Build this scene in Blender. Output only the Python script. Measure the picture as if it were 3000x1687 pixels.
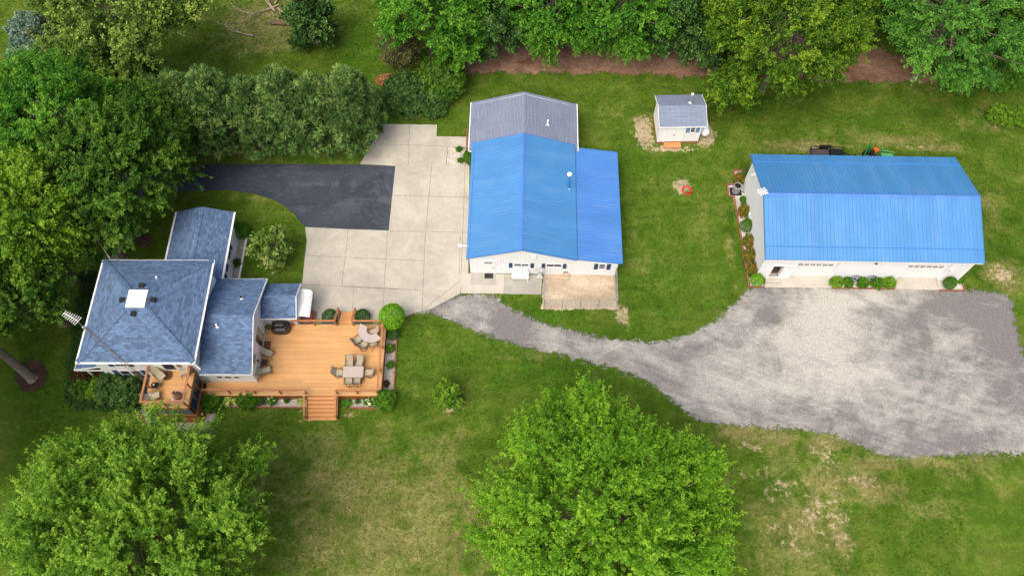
import bpy, math, random
import numpy as np
from mathutils import Vector, Matrix
from math import radians as R, sin, cos, pi

for o in list(bpy.data.objects): bpy.data.objects.remove(o)
SC = bpy.context.scene
COL = SC.collection

# ------------------------------------------------------------------ camera
F_PX, TH, ROLL, CAM_H = 2374.0, 1.0987, 0.002, 60.0
cam_d = bpy.data.cameras.new("camera"); cam = bpy.data.objects.new("camera", cam_d); COL.objects.link(cam)
cam_d.sensor_width = 36.0; cam_d.lens = 36.0 * F_PX / 3000.0
cam_d.clip_start = 0.5; cam_d.clip_end = 3000
cam.matrix_world = Matrix.Translation((0, 0, CAM_H)) @ Matrix.Rotation(pi / 2 - TH, 4, 'X') @ Matrix.Rotation(ROLL, 4, 'Z')
SC.camera = cam

# ------------------------------------------------------------------ sky and sun
SUN_EL, SUN_AZ = R(58), R(215)          # azimuth clockwise from +y (north): light from the south-south-west
world = bpy.data.worlds.new("World"); SC.world = world; world.use_nodes = True
wn = world.node_tree.nodes; wl = world.node_tree.links
sky = wn.new('ShaderNodeTexSky'); sky.sky_type = 'NISHITA'; sky.sun_disc = False
sky.sun_elevation = SUN_EL; sky.sun_rotation = SUN_AZ
sky.air_density = 1.0; sky.dust_density = 9.0; sky.ozone_density = 0.6
wl.new(sky.outputs[0], wn['Background'].inputs[0]); wn['Background'].inputs[1].default_value = 0.15
sun_d = bpy.data.lights.new("sun", 'SUN'); sun_d.energy = 1.45; sun_d.angle = R(60); sun_d.color = (1.0, 0.98, 0.95)
sun = bpy.data.objects.new("sun", sun_d); COL.objects.link(sun)
sdir = Vector((sin(SUN_AZ) * cos(SUN_EL), cos(SUN_AZ) * cos(SUN_EL), sin(SUN_EL)))
sun.rotation_euler = sdir.to_track_quat('Z', 'Y').to_euler(); sun.location = (0, -20, 90)
SC.view_settings.view_transform = 'Standard'; SC.view_settings.look = 'None'
SC.view_settings.gamma = 1.0; SC.view_settings.exposure = 0.40
SC.view_settings.use_curve_mapping = False
SC.render.engine = 'CYCLES'
try: SC.cycles.max_bounces = 8; SC.cycles.transparent_max_bounces = 8
except Exception: pass

# ------------------------------------------------------------------ helpers
S_, C_ = sin(TH), cos(TH)
def P(u, v, z=0.0):
    """point at height z seen at photo pixel (u, v)"""
    a, b = u - 1500, v - 843.5
    a, b = cos(ROLL) * a + sin(ROLL) * b, -sin(ROLL) * a + cos(ROLL) * b
    t = (CAM_H - z) / (S_ + b / F_PX * C_)
    return Vector((a / F_PX * t, (C_ - b / F_PX * S_) * t, z))
def PD(u, v, z=0.0): return P(u * 1.16460, v * 1.16460, z)     # same for the 2576 px wide view

class MB:
    def __init__(s): s.v = []; s.f = []
    def poly(s, pts):
        n = len(s.v); s.v += [tuple(p) for p in pts]; s.f.append(tuple(range(n, n + len(pts)))); return s
    def box(s, x0, y0, z0, x1, y1, z1):
        n = len(s.v)
        s.v += [(x0,y0,z0),(x1,y0,z0),(x1,y1,z0),(x0,y1,z0),(x0,y0,z1),(x1,y0,z1),(x1,y1,z1),(x0,y1,z1)]
        s.f += [tuple(n+i for i in q) for q in ((0,3,2,1),(4,5,6,7),(0,1,5,4),(1,2,6,5),(2,3,7,6),(3,0,4,7))]
        return s
    def prism(s, top, t, down=(0, 0, -1)):
        """closed slab under a top polygon (counter clockwise from above)"""
        n = len(s.v); k = len(top); d = Vector(down) * t
        s.v += [tuple(p) for p in top] + [tuple(Vector(p) + d) for p in top]
        s.f.append(tuple(range(n, n + k))); s.f.append(tuple(range(n + 2*k - 1, n + k - 1, -1)))
        for i in range(k):
            j = (i + 1) % k; s.f.append((n + j, n + i, n + k + i, n + k + j))
        return s
    def bar(s, p0, p1, w, h=None, up=(0, 0, 1)):
        """square bar between two points"""
        h = h or w; p0 = Vector(p0); p1 = Vector(p1); d = (p1 - p0).normalized(); u = Vector(up)
        if abs(d.dot(u)) > .98: u = Vector((0, 1, 0))
        r = d.cross(u).normalized(); u = r.cross(d)
        n = len(s.v)
        for p in (p0, p1):
            for a, b in ((-1,-1),(1,-1),(1,1),(-1,1)): s.v.append(tuple(p + r*a*w/2 + u*b*h/2))
        s.f += [tuple(n+i for i in q) for q in ((0,1,2,3),(7,6,5,4),(0,4,5,1),(1,5,6,2),(2,6,7,3),(3,7,4,0))]
        return s
    def tube(s, pts, r, k=6, close=True):
        pts = [Vector(p) for p in pts]; m = len(pts); n = len(s.v)
        rr = r if isinstance(r, (list, tuple)) else [r] * m
        for i, p in enumerate(pts):
            d = (pts[min(i+1, m-1)] - pts[max(i-1, 0)])
            d = d.normalized() if d.length > 1e-9 else Vector((0, 0, 1))
            a = d.orthogonal().normalized() if abs(d.z) > .95 else d.cross(Vector((0, 0, 1))).normalized()
            b = d.cross(a)
            for j in range(k):
                q = 2 * pi * j / k; s.v.append(tuple(p + (a * cos(q) + b * sin(q)) * rr[i]))
        for i in range(m - 1):
            for j in range(k):
                l = (j + 1) % k; s.f.append((n+i*k+j, n+i*k+l, n+(i+1)*k+l, n+(i+1)*k+j))
        if close:
            s.f.append(tuple(n + j for j in range(k-1, -1, -1))); s.f.append(tuple(n + (m-1)*k + j for j in range(k)))
        return s
    def ring(s, c, rad, r, k=24, kk=5, normal=(0, 0, 1), sx=1, sy=1):
        nrm = Vector(normal).normalized(); a = nrm.orthogonal().normalized(); b = nrm.cross(a); c = Vector(c); n = len(s.v)
        for i in range(k):
            q = 2*pi*i/k; d = a*cos(q)*sx + b*sin(q)*sy
            for j in range(kk):
                w = 2*pi*j/kk; s.v.append(tuple(c + d*(rad + r*cos(w)) + nrm*r*sin(w)))
        for i in range(k):
            for j in range(kk):
                i2 = (i+1) % k; j2 = (j+1) % kk; s.f.append((n+i*kk+j, n+i2*kk+j, n+i2*kk+j2, n+i*kk+j2))
        return s
    def lathe(s, prof, c=(0, 0, 0), k=16):
        n = len(s.v); c = Vector(c)
        for r, z in prof:
            for j in range(k): s.v.append((c.x + r*cos(2*pi*j/k), c.y + r*sin(2*pi*j/k), c.z + z))
        m = len(prof)
        for i in range(m-1):
            for j in range(k):
                l = (j+1) % k; s.f.append((n+i*k+j, n+i*k+l, n+(i+1)*k+l, n+(i+1)*k+j))
        s.f.append(tuple(n+j for j in range(k-1, -1, -1))); s.f.append(tuple(n+(m-1)*k+j for j in range(k)))
        return s
    def disc(s, c, r, k=20):
        return s.poly([(c[0]+r*cos(2*pi*i/k), c[1]+r*sin(2*pi*i/k), c[2]) for i in range(k)])
    def cut(s):
        s.cuts = getattr(s, 'cuts', []) + [len(s.f)]; return s
    def build_parts(s, name, m, parent=None):
        """one object per piece between cuts"""
        c = sorted({0, *getattr(s, 'cuts', []), len(s.f)}); o = None
        for a, b in zip(c[:-1], c[1:]):
            p = MB(); mp = {}
            for f in s.f[a:b]:
                for i in f:
                    if i not in mp: mp[i] = len(p.v); p.v.append(s.v[i])
                p.f.append(tuple(mp[i] for i in f))
            o = p.build(name, m, parent)
        return o
    def build(s, name, m, parent=None, smooth=False):
        me = bpy.data.meshes.new(name); me.from_pydata(s.v, [], s.f); me.update()
        auto_uv(me)
        if smooth: me.polygons.foreach_set('use_smooth', [True]*len(me.polygons))
        me.materials.append(m)
        o = bpy.data.objects.new(name, me); COL.objects.link(o)
        if parent: o.parent = parent
        return o
def auto_uv(me):
    """metric uv: u level along the face, v up the face"""
    uv = me.uv_layers.new(name='UVMap'); n = len(me.loops)
    co = np.empty(len(me.vertices)*3, np.float32); me.vertices.foreach_get('co', co); co = co.reshape(-1, 3)
    li = np.empty(n, np.int32); me.loops.foreach_get('vertex_index', li)
    pn = np.empty(len(me.polygons)*3, np.float32); me.polygons.foreach_get('normal', pn); pn = pn.reshape(-1, 3)
    lt = np.empty(len(me.polygons), np.int32); me.polygons.foreach_get('loop_total', lt)
    nn = np.repeat(pn, lt, axis=0)
    t = np.stack([-nn[:, 1], nn[:, 0], np.zeros(n)], 1); L = np.linalg.norm(t, axis=1)
    flat = L < 1e-3; t[flat] = (1, 0, 0); L[flat] = 1; t /= L[:, None]
    b = np.cross(nn, t); p = co[li]
    out = np.stack([(p*t).sum(1), (p*b).sum(1)], 1).astype(np.float32)
    uv.data.foreach_set('uv', out.ravel())

def thing(name, label, cat, loc=(0, 0, 0), rz=0.0, group=None):
    o = bpy.data.objects.new(name, None); COL.objects.link(o); o.empty_display_size = .3
    o.location = loc; o.rotation_euler = (0, 0, rz); return tag(o, label, cat, group)
def tag(o, label, cat, group=None):
    o['label'] = label; o['category'] = cat
    if group: o['group'] = group
    return o
def struct(o, kind='structure'): o['kind'] = kind; return o
def dup(root, loc, rz, label, group=None):
    r = root.copy(); COL.objects.link(r); r.location = loc; r.rotation_euler = (0, 0, rz); r['label'] = label
    if group: r['group'] = group
    for ch in list(root.children):
        c = ch.copy(); COL.objects.link(c); c.parent = r
        for g in list(ch.children):
            d = g.copy(); COL.objects.link(d); d.parent = c
    return r

# ------------------------------------------------------------------ materials
class N:
    """small node tree builder"""
    def __init__(s, name):
        s.m = bpy.data.materials.new(name); s.m.use_nodes = True; s.t = s.m.node_tree
        s.b = s.t.nodes['Principled BSDF']; s.out = s.t.nodes['Material Output']
    def n(s, typ, **kw):
        x = s.t.nodes.new('ShaderNode' + typ)
        for k, v in kw.items(): setattr(x, k, v)
        return x
    def link(s, a, b): s.t.links.new(a, b)
    def inp(s, sock, v):
        if hasattr(v, 'is_output'): s.link(v, sock)
        elif isinstance(v, tuple) and len(v) == 3 and sock.type == 'RGBA': sock.default_value = (*v, 1)
        else: sock.default_value = v
    def coord(s, kind='Object'): return s.n('TexCoord').outputs[kind]
    def noise(s, vec, scale, detail=4, rough=.55, dist=0.0, out='Fac'):
        x = s.n('TexNoise'); s.link(vec, x.inputs['Vector']); x.inputs['Scale'].default_value = scale
        x.inputs['Detail'].default_value = detail; x.inputs['Roughness'].default_value = rough; x.inputs['Distortion'].default_value = dist
        return x.outputs[out]
    def ramp(s, fac, stops, interp='LINEAR'):
        x = s.n('ValToRGB'); s.link(fac, x.inputs[0]); e = x.color_ramp.elements; x.color_ramp.interpolation = interp
        while len(e) < len(stops): e.new(.5)
        for i, (p, c) in enumerate(stops): e[i].position = p; e[i].color = (*c, 1) if isinstance(c, tuple) else (c, c, c, 1)
        return x.outputs[0]
    def mix(s, fac, a, b, mode='MIX'):
        x = s.n('Mix', data_type='RGBA', blend_type=mode)
        s.inp(x.inputs[0], fac); s.inp(x.inputs[6], a); s.inp(x.inputs[7], b); return x.outputs[2]
    def math(s, op, a, b=0.0, c=0.0):
        x = s.n('Math', operation=op); s.inp(x.inputs[0], a); s.inp(x.inputs[1], b); s.inp(x.inputs[2], c); return x.outputs[0]
    def sep(s, vec): x = s.n('SeparateXYZ'); s.link(vec, x.inputs[0]); return x.outputs
    def bump(s, h, strength=.3, dist=.02):
        x = s.n('Bump'); s.link(h, x.inputs['Height']); x.inputs['Strength'].default_value = strength; x.inputs['Distance'].default_value = dist
        s.link(x.outputs[0], s.b.inputs['Normal'])
    def scale(s, vec, v):
        x = s.n('Mapping'); s.link(vec, x.inputs[0]); x.inputs['Scale'].default_value = v; return x.outputs[0]
    def done(s, col, rough=.6, spec=.3, metal=0.0):
        s.inp(s.b.inputs['Base Color'], col); s.inp(s.b.inputs['Roughness'], rough)
        s.b.inputs['Specular IOR Level'].default_value = spec; s.b.inputs['Metallic'].default_value = metal; return s.m

def sc(c, k): return tuple(min(1, x*k) for x in c)
def plain(name, c, rough=.5, var=.12, scale=6.0, spec=.35, metal=0.0):
    k = N(name); f = k.noise(k.coord(), scale, 4)
    return k.done(k.ramp(f, [(.25, sc(c, 1-var)), (.75, sc(c, 1+var))]), rough, spec, metal)
def stripes(k, coord, period, width, soft=.3):
    """1 on a line of the given width every period, 0 elsewhere"""
    d = k.math('PINGPONG', coord, period/2)
    return k.math('SUBTRACT', 1.0, k.math('SMOOTHSTEP', width*(1-soft)/2, width*(1+soft)/2, d)) if False else k.ramp(k.math('DIVIDE', d, period/2), [(0, 1.0), (min(.98, width/period*(1-soft)), 1.0), (min(.99, width/period*(1+soft)), 0.0)])
def metal_roof(name, c, period=.305):
    k = N(name); uv = k.coord('UV'); u, v, _ = k.sep(uv)
    f = k.noise(uv, .35, 4); g = k.noise(k.scale(uv, (1.2, .12, 1)), 2.0, 4)
    wth = k.noise(k.scale(uv, (1.0, .25, 1)), .9, 6, .7); base = k.mix(k.math('MULTIPLY', g, .5), k.ramp(f, [(.3, sc(c, .92)), (.7, sc(c, 1.07))]), sc(c, .86)); base = k.mix(k.ramp(wth, [(.5, 0.0), (.8, .22)]), base, (.30, .40, .52))
    pidx = k.n('TexWhiteNoise', noise_dimensions='1D'); k.link(k.math('FLOOR', k.math('DIVIDE', u, period*3)), pidx.inputs['W']); base = k.mix(1.0, base, k.ramp(pidx.outputs[0], [(0, .95), (1, 1.05)]), 'MULTIPLY')
    lap = stripes(k, v, 3.1, .03); base = k.mix(k.math('MULTIPLY', lap, .18), base, sc(c, .6))
    ln = stripes(k, u, period, .035)
    fine = stripes(k, k.math('ADD', u, .1), period/3, .02)
    col = k.mix(k.math('MULTIPLY', ln, .62), base, sc(c, .42))
    col = k.mix(k.math('MULTIPLY', fine, .08), col, sc(c, .6))
    k.bump(ln, .5, .02)
    return k.done(col, .32, .6)
def shingles(name, c, var=.35, w=.30, h=.14):
    k = N(name); uv = k.coord('UV')
    br = k.n('TexBrick'); k.link(uv, br.inputs['Vector'])
    br.inputs['Color1'].default_value = (*sc(c, 1-var), 1); br.inputs['Color2'].default_value = (*sc(c, 1+var), 1)
    br.inputs['Mortar'].default_value = (*sc(c, .45), 1); br.inputs['Scale'].default_value = 1
    br.inputs['Mortar Size'].default_value = .016; br.inputs['Mortar Smooth'].default_value = .3
    br.inputs['Brick Width'].default_value = w; br.inputs['Row Height'].default_value = h
    f = k.noise(uv, .5, 5, .6); g = k.noise(uv, 7, 3)
    col = k.mix(.35, br.outputs[0], k.ramp(g, [(.3, sc(c, .80)), (.7, sc(c, 1.22))]))
    col = k.mix(1.0, col, k.ramp(f, [(.3, .92), (.7, 1.06)]), 'MULTIPLY')
    k.bump(br.outputs['Fac'], -.4, .01)
    return k.done(col, .85, .2)
def siding(name, c, period, vertical=True, line=.5):
    k = N(name); uv = k.coord('UV'); u, v, _ = k.sep(uv)
    ln = stripes(k, u if vertical else v, period, .03)
    f = k.noise(k.coord(), .8, 5)
    base = k.ramp(f, [(.3, sc(c, .95)), (.7, c)])
    k.bump(ln, .35, .015)
    return k.done(k.mix(k.math('MULTIPLY', ln, line), base, sc(c, .55)), .5, .3)
def boards(name, c, along_x=True, period=.14, var=.16):
    k = N(name); ob = k.coord('UV'); x, y, z = k.sep(ob)
    a, b = (y, x) if along_x else (x, y)
    idx = k.math('FLOOR', k.math('DIVIDE', a, period))
    wn_ = k.n('TexWhiteNoise', noise_dimensions='2D')
    cb = k.n('CombineXYZ'); k.link(idx, cb.inputs[0]); k.link(k.math('FLOOR', k.math('ADD', k.math('DIVIDE', b, 4.2), k.math('MULTIPLY', idx, .37))), cb.inputs[1])
    k.link(cb.outputs[0], wn_.inputs['Vector'])
    base = k.ramp(wn_.outputs[0], [(0, sc(c, 1-var)), (1, sc(c, 1+var))])
    gr = k.noise(k.scale(ob, (1.5, 20, 1) if along_x else (20, 1.5, 1)), 2.0, 4)
    base = k.mix(1.0, base, k.ramp(gr, [(.3, .88), (.7, 1.08)]), 'MULTIPLY')
    big = k.noise(ob, .45, 3); base = k.mix(1.0, base, k.ramp(big, [(.3, .88), (.7, 1.08)]), 'MULTIPLY')
    ln = stripes(k, a, period, .012)
    k.bump(ln, -.4, .01)
    return k.done(k.mix(k.math('MULTIPLY', ln, .8), base, sc(c, .3)), .6, .25)
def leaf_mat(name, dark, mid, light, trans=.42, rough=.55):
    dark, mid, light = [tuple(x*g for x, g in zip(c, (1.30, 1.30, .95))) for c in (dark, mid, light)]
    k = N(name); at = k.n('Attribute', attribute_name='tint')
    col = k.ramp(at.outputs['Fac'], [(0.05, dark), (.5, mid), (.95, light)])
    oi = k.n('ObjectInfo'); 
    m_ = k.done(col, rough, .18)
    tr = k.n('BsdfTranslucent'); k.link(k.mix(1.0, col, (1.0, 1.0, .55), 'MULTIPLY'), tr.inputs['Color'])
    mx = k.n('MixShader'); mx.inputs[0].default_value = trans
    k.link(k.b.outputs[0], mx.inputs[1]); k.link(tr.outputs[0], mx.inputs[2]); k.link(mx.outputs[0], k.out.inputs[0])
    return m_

WHITE = plain('white_paint', (.78, .79, .80), .45, .03)
BLUE_ROOF = metal_roof('blue_metal_roof', (.060, .222, .49))
BLUE_ROOF_B = metal_roof('blue_metal_roof_lean', (.062, .20, .53))
BLUE_TRIM = plain('blue_trim', (.05, .19, .50), .4, .05)
SHINGLE = shingles('slate_blue_shingles', (.092, .150, .258), .48, .34, .17)
SHINGLE_G = shingles('grey_shingles', (.175, .21, .285), .10, .9, .13)
SHINGLE_S = shingles('shed_shingles', (.185, .225, .31), .14, .9, .13)
RIB_WALL = siding('white_ribbed_metal', (.76, .785, .81), .23, True, .42)
LAP = siding('white_lap_siding', (.78, .80, .82), .13, False, .14)
NAVY = plain('navy_shutter', (.012, .045, .105), .5, .1)
DENIM = plain('denim_shutter', (.13, .21, .42), .5, .06)
GLASS = plain('dark_glass', (.035, .045, .06), .08, .5, 1.5, .6)
GLASS_B = plain('blue_screen_glass', (.022, .05, .115), .15, .35, 1.2, .5)
CEDAR = boards('cedar_deck_boards', (.55, .305, .122), True, .14, .10)
CEDAR_V = boards('cedar_skirt_boards', (.26, .085, .028), True, .14, .2)
RAILW = plain('stained_rail_wood', (.36, .145, .058), .55, .2, 5)
STAIRW = plain('stained_stair_wood', (.55, .26, .10), .55, .12, 5)
BRONZE = plain('bronze_metal', (.10, .062, .04), .4, .2, 8)
SLING = plain('tan_sling', (.36, .315, .225), .8, .1, 30)
BLACKM = plain('black_metal', (.012, .012, .014), .4, .3, 8)
BLACKC = plain('black_cover', (.010, .010, .013), .28, .4, 3, .5)
RUBBER = plain('black_rubber', (.015, .014, .016), .8, .3, 12)
GALV = plain('galvanised_steel', (.42, .44, .46), .38, .15, 6, .5, .6)
DULL = plain('dull_steel_wire', (.33, .35, .37), .5, .1, 6, .4, .3)
CLAY = plain('terracotta', (.28, .145, .09), .75, .2, 7)
BARK = plain('grey_bark', (.20, .165, .13), .9, .4, 5)
BRICKEDGE = plain('reddish_edging_timber', (.24, .085, .055), .8, .25, 7)
REDHOSE = plain('red_hose', (.62, .02, .03), .4, .1)
GREENP = plain('green_tractor_paint', (.02, .17, .05), .35, .15)
GREENP2 = plain('faded_green_paint', (.09, .33, .12), .45, .15)
ORANGEP = plain('orange_paint', (.80, .09, .015), .4, .08)
GREYSTONE = plain('grey_stone', (.36, .36, .35), .85, .25, 10)
BEIGE = plain('tan_stone', (.42, .34, .24), .85, .2, 10)
STEELG = plain('rusty_tower_steel', (.16, .115, .09), .6, .35, 9)
PALE = plain('pale_plastic', (.62, .63, .62), .5, .1)
TABLEG = plain('frosted_glass_top', (.40, .335, .30), .2, .06, 3, .5)
CEMENT = None

# ================================================================== GROUND
rng = np.random.default_rng(7)
def ground_material():
    k = N('lawn_grass'); ob = k.coord('Object')
    at = k.n('Attribute', attribute_name='paint'); r_, g_, b_ = k.n('SeparateColor'), None, None
    k.link(at.outputs['Color'], r_.inputs[0]); dry, bare, lush_shade = r_.outputs[0], r_.outputs[1], r_.outputs[2]
    n1 = k.noise(ob, .10, 5, .6); n2 = k.noise(ob, .45, 8, .70, .6); n3 = k.noise(ob, 2.6, 6, .75); n4 = k.noise(ob, 7, 4, .8); n5 = k.noise(ob, 1.1, 6, .75, .8)
    st = k.noise(k.scale(ob, (.25, 1.4, 1)), .8, 4, .6)          # mowing streaks
    grass = k.ramp(n2, [(.30, (.032, .072, .004)), (.46, (.055, .107, .008)), (.58, (.085, .130, .015)), (.72, (.132, .158, .032))])
    grass = k.mix(k.math('MULTIPLY', lush_shade, .80), grass, k.ramp(n3, [(.3, (.022, .064, .003)), (.7, (.048, .118, .006))]))
    drym = k.ramp(k.math('ADD', dry, k.math('ADD', k.math('MULTIPLY', k.math('SUBTRACT', n2, .5), 1.2), k.math('MULTIPLY', k.math('SUBTRACT', n5, .5), 1.5))), [(.24, 0.0), (.80, 1.0)])
    drycol = k.ramp(n3, [(.25, (.12, .125, .032)), (.55, (.205, .185, .070)), (.8, (.30, .26, .125))])
    c = k.mix(k.math('MULTIPLY', drym, .85), grass, drycol)
    bm = k.math('ADD', k.math('MULTIPLY', bare, 1.3), k.math('MULTIPLY', k.math('SUBTRACT', k.math('ADD', k.math('MULTIPLY', n3, .5), k.math('MULTIPLY', n5, .5)), .5), 2.6))
    bm = k.ramp(bm, [(.5, 0.0), (.75, 1.0)])
    soil = k.ramp(n3, [(.3, (.23, .180, .100)), (.7, (.38, .32, .205))])
    c = k.mix(bm, c, soil)
    c = k.mix(1.0, c, k.ramp(n4, [(.22, .50), (.5, 1.0), (.78, 1.60)]), 'MULTIPLY')
    c = k.mix(1.0, c, k.ramp(n3, [(.25, .80), (.75, 1.22)]), 'MULTIPLY')
    c = k.mix(1.0, c, k.ramp(st, [(.3, .84), (.7, 1.16)]), 'MULTIPLY')
    c = k.mix(1.0, c, k.ramp(n1, [(.3, .88), (.7, 1.12)]), 'MULTIPLY')
    k.bump(k.math('ADD', n4, n3), .6, .06)
    return k.done(c, .9, .1)

def axis(lo, hi, step, far):
    a = list(np.arange(lo, hi + 1e-6, step)); s = step; x = hi
    while x < far: s *= 1.5; x += s; a.append(x)
    s = step; x = lo
    while x > -far: s *= 1.5; x -= s; a.insert(0, x)
    return np.array(a)
gx, gy = axis(-56, 60, .4, 900), axis(4, 74, .4, 900)
X, Y = np.meshgrid(gx, gy)
paint = np.zeros((len(gy), len(gx), 4), np.float32); paint[..., 3] = 1
def patch(ch, u, v, ru, rv, amt):
    """soft patch of dry grass (0), bare soil (1) or deep green for rich grass and painted tree shade (2), placed in the 2576 px view"""
    c = PD(u, v); rx = (PD(u + ru, v) - c).length; ry = (PD(u, v - rv) - c).length
    d = ((X - c.x) / rx) ** 2 + ((Y - c.y) / ry) ** 2
    paint[..., ch] = np.maximum(paint[..., ch], amt * np.exp(-d * .9))
for a in [(1000,1330,320,170,.72),(880,1230,240,150,.62),(1100,1210,80,160,.6),(800,1410,150,60,.5),(1040,1010,16,60,.45),(700,1130,60,30,.3),
          (2010,1330,140,120,.66),(2085,1210,90,60,.75),(1930,1410,80,70,.5),(2330,1270,190,60,.40),(2210,1240,80,40,.7),(1860,1085,70,30,.9),(1950,1100,80,22,.9),(2080,1115,60,26,.9),(2190,1165,60,26,.9),(2330,1160,120,20,.7),(2480,1150,100,18,.6),(1300,895,120,10,.5),(1500,950,120,12,.4),(1600,870,120,8,.4),
          (2150,1100,120,30,.6),(1960,1180,70,70,.5),(2110,1330,30,100,.9),(2420,1180,120,40,.5),(2050,1260,14,90,1.0),(2000,1390,16,60,.9),(2160,1210,40,20,1.0),
          (2525,690,55,45,.85),(2490,520,60,80,.35),(2470,300,90,60,.30),(2320,215,120,25,.35),(2130,330,200,16,.25),(2500,320,60,26,.5),
          (2030,368,110,18,.95),(2260,352,130,18,.75),(2360,374,70,13,.8),(1980,372,40,12,.8),
          (1770,570,20,170,.30),(1640,640,50,50,.25),(1835,610,14,120,.5),(1810,520,16,80,.35),(1600,540,20,120,.15),
          (680,60,150,80,.75),(570,120,60,40,.35),(760,40,60,30,.6),(600,260,80,40,.3),
          (640,395,200,14,.45),(640,500,60,14,.40),(520,560,40,40,.25),(1400,260,120,14,.25),(1560,300,60,20,.25)]: patch(0, *a)
for a in [(1622,332,32,52,.78),(1775,342,32,40,.74),(1690,374,70,10,.75),(1714,468,28,26,.76),(1564,790,20,34,.75),(1400,778,14,10,.5),
          (770,1058,40,8,.5),(880,1042,30,10,.6),(985,1022,12,10,.5),(760,1030,14,20,.5),(1128,1034,24,16,.62),(690,690,20,14,.5),(2520,690,40,34,.62),
          (1148,240,30,12,.5),(1040,292,50,8,.6),(1170,230,22,10,.5),(2500,305,34,10,.5),(2495,292,12,24,.55),(700,40,90,30,.45),(2030,372,80,9,.55),(2310,372,60,9,.55),
          (600,385,170,7,.6),(850,375,60,8,.6),(1180,300,8,40,.3),(620,640,6,40,.55),(2105,1260,10,60,.55),(2110,1310,50,120,.44),(2170,1212,70,30,.48),(2050,1290,50,110,.44),(1900,1190,60,30,.42),(1960,1230,80,40,.42),(2000,1370,60,80,.44),(1885,1120,60,30,.44),(2080,1150,50,60,.44),(1940,1320,60,50,.40)]: patch(1, *a)
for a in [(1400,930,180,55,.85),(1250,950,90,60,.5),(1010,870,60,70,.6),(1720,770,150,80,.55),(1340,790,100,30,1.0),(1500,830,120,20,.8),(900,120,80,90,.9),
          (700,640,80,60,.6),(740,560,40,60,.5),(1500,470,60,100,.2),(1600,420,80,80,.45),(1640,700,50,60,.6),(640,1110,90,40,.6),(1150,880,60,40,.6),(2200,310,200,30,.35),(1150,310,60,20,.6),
          (2300,1090,300,30,.35),(2450,1330,120,90,.3),(120,1000,120,150,.9),(60,1150,80,80,.8),(1700,1000,60,40,.6),(1100,960,60,50,.5),(1550,600,40,120,.4),(1700,680,60,120,.35),(2510,600,30,60,.4),(2400,280,150,30,.3)]: patch(2, *a)  # the two far-left patches paint tree shade into the lawn colour
me = bpy.data.meshes.new('lawn'); nx, ny = len(gx), len(gy)
vv = np.stack([X.ravel(), Y.ravel(), np.zeros(nx*ny)], 1)
ii = (np.arange(ny-1)[:, None]*nx + np.arange(nx-1)[None]).ravel()
ff = np.stack([ii, ii+1, ii+1+nx, ii+nx], 1)
def np_mesh(me, v, f):
    k = f.shape[1]
    me.vertices.add(len(v)); me.vertices.foreach_set('co', v.astype(np.float32).ravel())
    me.loops.add(f.size); me.loops.foreach_set('vertex_index', f.astype(np.int32).ravel())
    me.polygons.add(len(f)); me.polygons.foreach_set('loop_start', np.arange(0, f.size, k, dtype=np.int32)); me.polygons.foreach_set('loop_total', np.full(len(f), k, np.int32))
    me.update(calc_edges=True)
np_mesh(me, vv, ff)
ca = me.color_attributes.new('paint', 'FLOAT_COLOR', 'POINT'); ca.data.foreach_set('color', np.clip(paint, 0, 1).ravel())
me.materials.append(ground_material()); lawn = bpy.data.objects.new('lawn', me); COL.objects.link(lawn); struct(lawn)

POLYS = []                                # outlines of everything paved, kept free of grass blades
def jag(pts, step=.35, amp=.12, seed=1, close=True):
    rg = random.Random(seed); out = []; n = len(pts); ph = [rg.uniform(0, 9) for _ in range(4)]; s = 0
    for i in range(n if close else n - 1):
        a, b = Vector(pts[i]), Vector(pts[(i+1) % n]); L = (b-a).length; m = max(1, int(L/step)); d = (b-a).normalized(); nr = Vector((-d.y, d.x, 0))
        for j in range(m):
            p = a.lerp(b, j/m); s += L/m
            w = amp*(.5*sin(s*1.3+ph[0])+.4*sin(s*3.1+ph[1])+rg.uniform(-.7, .7))
            out.append(p + nr*w)
    return out
def smooth_poly(pts, it=2):
    for _ in range(it):
        q = []
        for i in range(len(pts)):
            a, b = Vector(pts[i]), Vector(pts[(i+1) % len(pts)]); q += [a.lerp(b, .25), a.lerp(b, .75)]
        pts = q
    return pts
def sheet(name, pts, m, z, t=.0, kind='structure'):
    POLYS.append(np.array([(p[0], p[1]) for p in pts])); mb = MB(); pts = [Vector((p[0], p[1], z)) for p in pts]
    a = sum(pts[i].x*pts[(i+1) % len(pts)].y - pts[(i+1) % len(pts)].x*pts[i].y for i in range(len(pts)))
    if a < 0: pts.reverse()
    if t: mb.prism(pts, t)
    else: mb.poly(pts)
    o = mb.build(name, m); struct(o, kind); return o

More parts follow.
